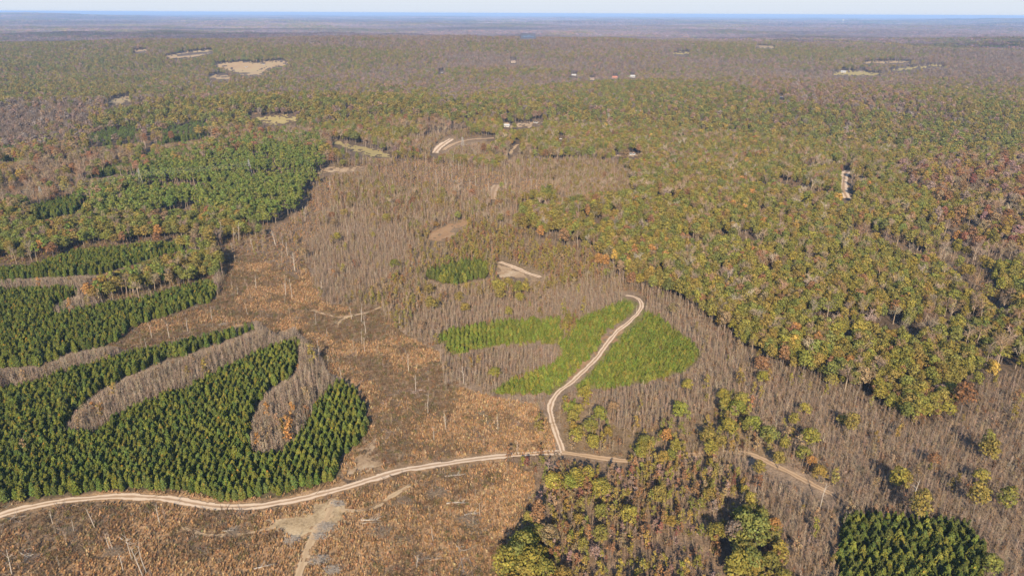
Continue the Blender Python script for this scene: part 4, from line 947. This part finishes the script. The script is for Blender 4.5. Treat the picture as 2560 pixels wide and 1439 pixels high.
wmat = plain('aluminium_conductor', (0.45, 0.43, 0.40), .5, .05, 1)
wn_ = ['lower near-side power line cable', 'upper near-side power line cable', 'lower far-side power line cable', 'upper far-side power line cable']
for si in range(3):
    for ci, (s, t) in enumerate(((-1, .80), (-1, .92), (1, .80), (1, .92))):
        A, B = [tw.matrix_world @ Vector((0, s * 2.95, t * hg - .9)) for tw, hg in (towers[si], towers[si + 1])]
        pts = [A.lerp(B, q) - Vector((0, 0, 3.5 * 4 * q * (1 - q) * (A - B).length / 300)) for q in np.linspace(0, 1, 17)]
        m = MB(); m.tube(pts, [.018] * 17, 4)
        o = bpy.data.objects.new('power_cable', m.mesh('power_cable', [wmat])); COL.objects.link(o)
        tag(o, wn_[ci] + ', ' + ('leftmost span', 'span between the two nearest towers', 'span reaching the tall pine rows')[si], 'cable', 'cables of the power line')

# a far water tower on the skyline
x, y, z = ground_at(2108, 51); tx, ty, tz = x * .6, y * .6, float(terrain(x * .6, y * .6))
wt = bpy.data.objects.new('water_tower', None); COL.objects.link(wt); wt.location = (tx, ty, tz); tag(wt, 'tiny white water tower on the right skyline', 'water tower')
m = MB()
for a in range(6):
    t = a * math.pi / 3; m.tube([Vector((math.cos(t) * 12, math.sin(t) * 12, 0)), Vector((math.cos(t) * 8, math.sin(t) * 8, 48))], [1.2, 1.0], 5)
part('leg', m, WALLM['white'], wt)
m = MB(); m.tube([Vector((0, 0, q)) for q in (46, 50, 56, 63, 68, 70)], [5, 12, 15, 14, 8, 2], 14); part('tank', m, WALLM['white'], wt)

# ------------------------------------------------------------------ hand-placed trees, dead trunks and logs of the photograph
def manual(kname, px, py, h, tint, cname, q=.66):
    """the tree whose crown centre (q of its height) falls on the pixel"""
    x, y, z = ground_at(px, py, h * q)
    put(kname, np.array([x]), np.array([y]), np.array([z]), np.array([h]), np.array([T[tint]]), np.array([cname]), 0)
for px, py, hh_, tn in ((1495, 645, 12, 'orange'), (1515, 648, 11, 'orange'), (1572, 655, 12, 'orange'), (1585, 624, 12, 'orange'), (1578, 635, 11, 'gold'), (1628, 626, 12, 'orange'), (1661, 640, 11, 'orange'),
                        (1990, 822, 12, 'orange'), (1984, 856, 12, 'yellow'), (1962, 868, 10, 'orange'), (2046, 848, 12, 'orange'), (2122, 902, 10, 'orange'), (1905, 905, 9, 'rust'), (2030, 875, 9, 'rust'), (2484, 920, 11, 'yellow'), (2350, 925, 10, 'orange'),
                        (2315, 858, 11, 'orange'), (2462, 720, 11, 'orange'), (2485, 585, 12, 'yellow'), (2393, 588, 11, 'orange'), (2270, 745, 10, 'gold'), (1885, 700, 11, 'yellow'), (1935, 555, 11, 'yellow'), (1910, 553, 11, 'orange'), (2190, 590, 10, 'gold'),
                        (395, 572, 12, 'orange'), (375, 565, 11, 'rust'), (305, 590, 11, 'rust'), (390, 590, 11, 'rust'), (220, 722, 10, 'orange'), (128, 618, 10, 'rust'), (100, 610, 10, 'orange'), (490, 640, 10, 'gold'), (424, 668, 9, 'tanleaf'), (340, 472, 9, 'yellow'),
                        (1440, 560, 11, 'orange'), (1350, 575, 11, 'orange'), (1470, 520, 11, 'rust'), (1395, 517, 11, 'orange'), (2335, 1142, 7, 'rust'), (1668, 1085, 7, 'orange'), (1935, 1310, 6, 'orange'), (2030, 1150, 6, 'orange')):
    manual('broadleaf_tree', px, py, hh_ * .85, tn, tn)
for px, py, hh_, tn in ((1700, 1020, 7, 'lime'), (1845, 1018, 6.5, 'lime'), (1815, 1005, 5, 'ygreen'), (1886, 1055, 7, 'lime'), (1822, 1065, 6.5, 'ygreen'), (1868, 1060, 6, 'green'), (1925, 1095, 5, 'ygreen'), (1965, 1105, 5, 'ygreen'), (1985, 1045, 5, 'ygreen'),
                        (1462, 978, 5.5, 'ygreen'), (1770, 1085, 6, 'olive'), (1660, 1140, 6, 'gold'), (1690, 1112, 6, 'ygreen'), (1780, 1118, 6, 'ygreen'), (1925, 1080, 6, 'green2'), (1800, 1100, 6, 'olive'), (1950, 1140, 5.5, 'olive'), (1610, 1110, 5, 'ygreen'), (1450, 1075, 5, 'olive'), (1435, 1065, 5, 'gold'), (1480, 1098, 5, 'ygreen'), (1900, 1165, 5, 'olive'), (2010, 1130, 5, 'green'), (2050, 1175, 5, 'gold'), (1425, 1015, 5, 'lime'), (1445, 1020, 5, 'ygreen'), (1718, 958, 5.5, 'ygreen'), (2128, 1050, 9, 'olive'), (2475, 1100, 9, 'green'), (2475, 1115, 8, 'olive'), (2310, 1255, 11, 'olive'), (2250, 1190, 8, 'ygreen'), (2265, 1195, 7, 'olive'),
                        (1862, 1300, 10, 'green2'), (1893, 1320, 10, 'green2'), (1878, 1395, 8, 'green2'), (1845, 1405, 9, 'ygreen'), (1290, 1380, 9, 'green2'), (1310, 1360, 9, 'green'), (1265, 1400, 9, 'ygreen'), (1325, 1400, 9, 'ygreen'), (2450, 1230, 9, 'olive'), (2520, 1240, 8, 'green'),
                        (1440, 1190, 6, 'ygreen'), (1425, 1205, 6, 'lime'), (1470, 1180, 6, 'ygreen'), (1505, 1215, 6, 'ygreen'), (1500, 1275, 6, 'green'), (1570, 1280, 7, 'ygreen'), (1650, 1230, 7, 'olive'), (1600, 1125, 5, 'lime'), (1485, 1105, 5, 'ygreen'), (1475, 1060, 5, 'green'),
                        (1250, 730, 7, 'olive'), (1270, 705, 7, 'olive'), (1295, 715, 7, 'green'), (1075, 755, 7, 'olive'), (1300, 740, 6, 'ygreen')):
    manual('broadleaf_tree', px, py, hh_ * 1.15, tn, tn)
for px, py, hh_, tn in ((668, 1018, 7, 'orange'), (730, 1020, 7, 'orange'), (766, 1022, 6, 'rust'), (718, 1048, 6.5, 'orange'), (642, 1095, 6, 'orange'), (700, 1055, 6, 'gold'), (672, 1080, 6, 'tanleaf'), (698, 1078, 6, 'tanleaf'), (250, 1020, 6, 'gold'), (210, 1022, 6, 'tanleaf'), (195, 1045, 6, 'tanleaf'),
                        (278, 968, 6, 'gold'), (255, 1015, 5, 'orange'), (520, 890, 6, 'tanleaf'), (57, 1110, 6, 'tanleaf'), (1350, 1060, 5, 'olive'), (1342, 1050, 6, 'olive'), (1270, 1125, 5, 'rust'), (1350, 1120, 5, 'rust')):
    manual('leafy_sapling', px, py, hh_, tn, tn, .7)
SN = [(915, 835, 8), (903, 805, 8), (800, 745, 9), (790, 815, 6), (1000, 822, 6), (1022, 930, 7), (730, 745, 9), (715, 740, 8), (640, 720, 7), (560, 600, 10), (597, 603, 11), (585, 608, 9), (690, 615, 9), (720, 640, 8), (400, 1310, 6), (237, 1318, 6), (357, 1439, 9), (366, 1430, 8), (330, 1400, 7),
      (275, 1372, 5), (283, 1375, 5), (308, 1425, 5), (132, 1308, 4), (30, 1436, 7), (185, 1328, 4), (1070, 1035, 7), (1085, 1100, 5), (1115, 1072, 6), (1245, 1075, 5), (1200, 1288, 4), (1083, 1350, 4), (1042, 1420, 4), (800, 905, 9), (855, 960, 6), (912, 880, 6), (424, 848, 7), (470, 830, 6),
      (380, 845, 6), (530, 800, 6), (620, 790, 6), (905, 860, 6), (880, 800, 6), (1590, 790, 5), (1040, 980, 7), (1160, 960, 7), (2275, 1265, 9), (2050, 1270, 8), (1265, 490, 9), (870, 600, 9), (1222, 485, 9)]
for px, py, hh_ in SN:
    x, y, z = ground_at(px, py); put('dead_tree', np.array([x]), np.array([y]), np.array([z]), np.array([float(hh_)]), np.array([T['wood']]), np.array(['manual']), 0)

def add_log(px, py, length, ang, label, mat):
    x, y, z = ground_at(px, py); rg = random.Random(int(px))
    root = bpy.data.objects.new('fallen_log', None); COL.objects.link(root); root.location = (x, y, z); root.rotation_euler = (0, 0, ang)
    tag(root, label, 'log')
    m = MB(); m.tube([Vector((-length / 2, 0, .2)), Vector((0, rg.uniform(-.2, .2), .28)), Vector((length / 2, 0, .25))], [.2, .16, .07], 7); part('trunk', m, mat, root)
    m = MB()
    for k in range(9):
        q = rg.uniform(-.1, .5); s = Vector((length * q, 0, .26)); a = rg.choice((-1, 1)) * rg.uniform(.4, 1)
        m.tube([s, s + Vector((math.cos(a), math.sin(a), rg.uniform(.1, .5))) * rg.uniform(.8, 2.2)], [.06, .02], 4)
    part('branches', m, mat, root)
for a in ((1135, 1189, 5, .2, 'pale branching log just below the haul road, right of the looping trail', DEADWOOD), (1140, 1258, 5, 0.05, 'straight pale log lying level in the middle of the near clearcut', DEADWOOD), (1175, 1285, 3, .3, 'short pale log right of the straight level log', DEADWOOD),
          (922, 1300, 4, .0, 'grey log below the looping sandy trail', DEADWOOD), (925, 1308, 4, .1, 'second grey log close beside the one below the sandy trail', GREYWOOD), (570, 1327, 2.5, .1, 'small grey log left of the log landing', DEADWOOD), (60, 1387, 4, -.5, 'pale bent log near the left edge of the clearcut', DEADWOOD),
          (310, 1352, 5, -.6, 'leaning pale pole among the dead trunks', DEADWOOD), (652, 1418, 3, .4, 'pale stick log left of the spur', DEADWOOD), (1145, 1368, 3.5, -.9, 'thin pale log in the lower clearcut', DEADWOOD), (1090, 1398, 3, .3, 'low grey log near the bottom of the clearcut', GREYWOOD), (635, 602, 4, 0.0, 'pale log by the burnt brush pile', DEADWOOD)):
    add_log(*a)
def brush_pile(px, py, rad, label, mat):
    x, y, z = ground_at(px, py); rg = random.Random(int(px * 3 + py)); m = MB(); rad *= .8
    for k in range(int(130 * rad)):
        q = rv(rg, rg.random() ** .5); c = Vector((q.x * rad * 1.4, q.y * rad, abs(q.z) * rad * .28 + .1)); a = rg.uniform(0, 6.28); L = rg.uniform(.3, 1.1)
        d = Vector((math.cos(a), math.sin(a), rg.uniform(-.35, .35))) * L; r = rg.uniform(.012, .04)
        m.tube([c - d, c, c + d], [r, r, r * .5], 4, var=gvar(rg, .6, 1.3, .05))
    o = bpy.data.objects.new('brush_pile', m.mesh('brush_pile', [mat])); COL.objects.link(o); o.location = (x, y, z); tag(o, label, 'brush pile')
PALEGREY = plain('bleached_brush', (0.36, 0.305, 0.25), .9, .4, 2)
for a in ((815, 1318, 2.4, 'bleached grey brush pile along the right side of the log landing', PALEGREY), (800, 1340, 1.8, 'bleached brush pile right of the top of the sandy spur', PALEGREY), (730, 1352, 1.9, 'bleached brush pile left of the top of the sandy spur', PALEGREY),
          (585, 1332, 2.2, 'brown grey brush heap left of the log landing', GREYWOOD), (800, 1400, 2.4, 'grey brush heap right of the sandy spur near the bottom edge', PALEGREY), (830, 1425, 2.2, 'low bleached brush heap at the bottom edge right of the spur', PALEGREY), (955, 1330, 3.0, 'wide grey brush heap in the middle of the near clearcut', GREYWOOD),
          (1010, 1255, 2.6, 'brush heap beside the end of the looping trail', GREYWOOD), (1100, 1235, 3.2, 'broad dark brush heap below the haul road', GREYWOOD), (1170, 1300, 3, 'flat grey brush heap right of the straight pale log', GREYWOOD), (660, 578, 3.2, 'dark brush pile behind the upper pines', GREYWOOD),
          (170, 1330, 2.4, 'grey brush heap at the left of the near clearcut', GREYWOOD), (280, 1380, 2.6, 'brush heap around the foot of the dead trunks', GREYWOOD), (560, 812, 2, 'pale brush heap above the long pine strip', PALEGREY), (845, 1260, 1.8, 'bleached brush pile at the upper right corner of the log landing', PALEGREY)):
    brush_pile(*a)

# ------------------------------------------------------------------ turn the plan into objects
IND = {'pine_tree', 'young_pine', 'block_pine', 'tall_pine', 'broadleaf_tree', 'bare_tree', 'bare_sapling', 'leafy_sapling', 'dead_tree'}
PUBLIC = {'block_pine': 'bushy_pine'}
COLWORD = {'orange': 'orange', 'yellow': 'golden yellow', 'gold': 'gold-tinged', 'rust': 'rusty brown', 'red': 'dull red', 'tanleaf': 'tan-leaved', 'mauve': 'purplish brown', 'green': 'green', 'green2': 'deep green', 'olive': 'olive', 'ygreen': 'yellow-green', 'lime': 'bright lime green'}
PLACE = {'green_woods': 'in the big green forest on the right', 'rust_woods': 'in the rusty woods at the right edge', 'mid_woods': 'in the brown woods on the left', 'hardwood_strip': 'in the hardwood strip between the left pine bands',
         'mixed_edge': 'in a clump at the woods edge', 'leafy_saplings': 'among saplings beside the road junction', 'rust_saplings': 'in the rusty thicket below the road junction', 'thin_woods': 'in the thin central woods', 'olive_saplings': 'in the olive sapling belt',
         'grey_saplings': 'in the grey sapling field', 'grey_strip': 'in a grey strip between pine bands', 'clearcut': 'standing alone in the orange clearcut', 'slash': 'in the brown slash clearing', 'far_woods': 'standing at a woodland edge',
         'old_pines': 'in the tall pine rows', 'pines': 'in the dark pine plantation at left', 'small_pines': 'in the bright young plantation by the winding track', 'block_pines': 'in a square pine block', 'young_dark_pines': 'in a far dark pine block'}
NOUN = {'pine_tree': ('dark green pine', 'tree'), 'young_pine': ('small bright green pine', 'tree'), 'block_pine': ('bushy dark pine', 'tree'), 'tall_pine': ('tall bare-trunked pine', 'tree'), 'broadleaf_tree': ('round-crowned tree', 'tree'),
        'bare_tree': ('leafless grey tree', 'tree'), 'bare_sapling': ('thin leafless grey sapling', 'sapling'), 'leafy_sapling': ('slender leafy sapling', 'sapling'), 'dead_tree': ('pale dead trunk with stub branches', 'dead tree')}
MASS = {'pine_tree': ('plantation_pines', 'remaining dark green pines of the plantation rows'), 'young_pine': ('young_pines', 'remaining bright green pines of the young plantation'), 'block_pine': ('block_pines', 'remaining bushy pines of the square blocks'),
        'tall_pine': ('tall_pines', 'remaining tall pines of the left hillside rows'), 'broadleaf_tree': ('broadleaf_forest', 'dense green and autumn broadleaf forest canopy'), 'bare_tree': ('leafless_woods', 'leafless grey brown woods in the middle distance'),
        'bare_sapling': ('sapling_thicket', 'dense thicket of leafless grey saplings'), 'leafy_sapling': ('leafy_thicket', 'thicket of slender olive and rusty leafy saplings'), 'dead_tree': ('dead_trunks', 'scattered dead trunks of the clearcut'),
        'grass_tussock': ('grass', 'orange broom grass tussocks of the clearcut'), 'bush': ('undergrowth', 'low brown brush between saplings and in the clearcut'), 'slash_sticks': ('logging_debris', 'grey sticks of logging slash on the clearcut'),
        'mid_tree': ('distant_forest', 'olive and mauve forest canopy in the distance'), 'far_clump': ('far_forest', 'hazy far forest beyond the ridges'), 'wide_clump': ('horizon_forest', 'blue hazy forest below the horizon')}

def gn_tree(name, coll):
    ng = bpy.data.node_groups.new(name, 'GeometryNodeTree')
    ng.interface.new_socket('Geometry', in_out='INPUT', socket_type='NodeSocketGeometry'); ng.interface.new_socket('Geometry', in_out='OUTPUT', socket_type='NodeSocketGeometry')
    N, L = ng.nodes, ng.links
    gi = N.new('NodeGroupInput'); go = N.new('NodeGroupOutput'); ip = N.new('GeometryNodeInstanceOnPoints'); ci = N.new('GeometryNodeCollectionInfo')
    ci.inputs['Collection'].default_value = coll; ci.inputs['Separate Children'].default_value = True; ci.inputs['Reset Children'].default_value = True
    def na(n, t):
        a = N.new('GeometryNodeInputNamedAttribute'); a.data_type = t; a.inputs['Name'].default_value = n; return a.outputs['Attribute']
    ip.inputs['Pick Instance'].default_value = True
    L.new(gi.outputs[0], ip.inputs['Points']); L.new(ci.outputs[0], ip.inputs['Instance']); L.new(na('idx', 'INT'), ip.inputs['Instance Index'])
    L.new(na('rot', 'FLOAT_VECTOR'), ip.inputs['Rotation']); L.new(na('scl', 'FLOAT_VECTOR'), ip.inputs['Scale']); L.new(ip.outputs[0], go.inputs[0])
    return ng

def make_mass(kname, K, x, y, z, h, tint, rot, var, wide):
    n = len(x)
    if n == 0: return
    coll = bpy.data.collections.new(kname + '_forms')
    for i, parts in enumerate(K['parts']):
        mb = MB(); mats = []
        for pn, (b, mt) in parts.items(): mb.add(b, len(mats)); mats.append(mt)
        o = bpy.data.objects.new('%s_form_%02d' % (kname, i), mb.mesh(kname, mats)); coll.objects.link(o)
    nm, lab = MASS[kname]
    me = bpy.data.meshes.new(nm); me.vertices.add(n); me.vertices.foreach_set('co', np.stack([x, y, z - .05], 1).astype(np.float32).ravel())
    a = me.attributes.new('idx', 'INT', 'POINT'); a.data.foreach_set('value', var.astype(np.int32))
    a = me.attributes.new('rot', 'FLOAT_VECTOR', 'POINT'); a.data.foreach_set('vector', rot.astype(np.float32).ravel())
    s = h / K['h']; a = me.attributes.new('scl', 'FLOAT_VECTOR', 'POINT'); a.data.foreach_set('vector', np.stack([s * wide, s * wide, s], 1).astype(np.float32).ravel())
    a = me.attributes.new('tint', 'FLOAT_COLOR', 'POINT'); a.data.foreach_set('color', np.concatenate([tint, np.ones((n, 1))], 1).astype(np.float32).ravel())
    o = bpy.data.objects.new(nm, me); COL.objects.link(o)
    md = o.modifiers.new('planting', 'NODES'); md.node_group = gn_tree(nm, coll)
    tag(o, lab, 'vegetation', kind='stuff')

TOTAL = {}
for kname, K in KINDS.items():
    if not K['items']: continue
    x, y, z, h = (np.concatenate([it[i] for it in K['items']]) for i in range(4))
    tint = np.concatenate([it[4] for it in K['items']]); names = np.concatenate([it[5].astype(object) for it in K['items']]); cls = np.concatenate([it[6] for it in K['items']])
    n = len(x); rot = np.stack([RNG.normal(0, .035, n), RNG.normal(0, .035, n), RNG.uniform(0, 6.283, n)], 1)
    var = RNG.integers(0, K['n'], n); wide = RNG.uniform(.72, 1.35, n) if kname in ('broadleaf_tree', 'mid_tree', 'bare_tree') else RNG.uniform(.85, 1.2, n)
    if kname == 'broadleaf_tree': wide = wide * np.where((h < 8.6) & (cls != CLS['green_woods']), 1.38, 1.0)
    if kname in ('far_clump', 'wide_clump'): rot[:, :2] = 0; wide[:] = 1.0; wide *= K['h'] / h
    TOTAL[kname] = n
    rest = np.ones(n, bool)
    if kname in IND:
        px, py = project(x, y, z + h * .6); vis = (px > 8) & (px < 2552) & (py < 1430) & (names != 'far')
        key = np.where(vis, h / np.sqrt(x * x + y * y + (CAM_H - z) ** 2), 0)
        hand = cls == 0; key = np.where(hand & vis, key + 10, key)
        best = np.argsort(-key)[:300]; best = best[key[best] > 0]; rest[best] = False
        pub = PUBLIC.get(kname, kname); noun, cat = NOUN[kname]
        meshes = [{pn: b.mesh(pub + '_' + pn, [mt]) for pn, (b, mt) in parts.items()} for parts in K['parts']]
        protos = [{pn: bpy.data.objects.new(pn, me) for pn, me in d.items()} for d in meshes]
        for i in best:
            e = bpy.data.objects.new(pub, None); COL.objects.link(e); e.location = (x[i], y[i], z[i] - .05); e.rotation_euler = tuple(rot[i])
            s = h[i] / K['h']; e.scale = (s * wide[i], s * wide[i], s); e.empty_display_size = .1
            c = cls[i] if cls[i] else int(lookup(REG, *[np.array(v) for v in project(x[i], y[i], z[i])])); place = PLACE[IDS[int(c)]]
            lab = '%s %s' % ((COLWORD[names[i]] + ' ' + noun) if names[i] in COLWORD and kname in ('broadleaf_tree', 'leafy_sapling') else noun, place)
            tag(e, lab, cat, lab.replace(noun, noun + 's', 1))
            for pn, po in protos[var[i]].items():
                p = po.copy(); COL.objects.link(p); p.parent = e; p['tint'] = [float(q) for q in tint[i]]
    make_mass(kname, K, x[rest], y[rest], z[rest], h[rest], tint[rest], rot[rest], var[rest], wide[rest])
print('TREES', TOTAL, sum(TOTAL.values()))

# ------------------------------------------------------------------ haze: one box of even, thin, bluish air round camera and land
m, N, L = new_mat('haze_air'); o_ = N.new('ShaderNodeOutputMaterial'); pv = N.new('ShaderNodeVolumePrincipled')
pv.inputs['Density Attribute'].default_value = ''; pv.inputs['Color'].default_value = (0.42, 0.62, 1.0, 1); pv.inputs['Density'].default_value = 8.5e-5; pv.inputs['Anisotropy'].default_value = -0.08
L.new(pv.outputs[0], o_.inputs['Volume'])
mb = MB(); zlo = float(gz.min()) - 1.0; zhi = max(CAM_H + 3, float(gz.max()) + 19); print('HAZE TOP', zhi)
mb.box(-41000, -41000, zlo, 41000, 41000, zhi)
hz = bpy.data.objects.new('haze', mb.mesh('haze', [m])); COL.objects.link(hz); tag(hz, 'thin blue autumn haze over the whole landscape', 'haze', kind='stuff')
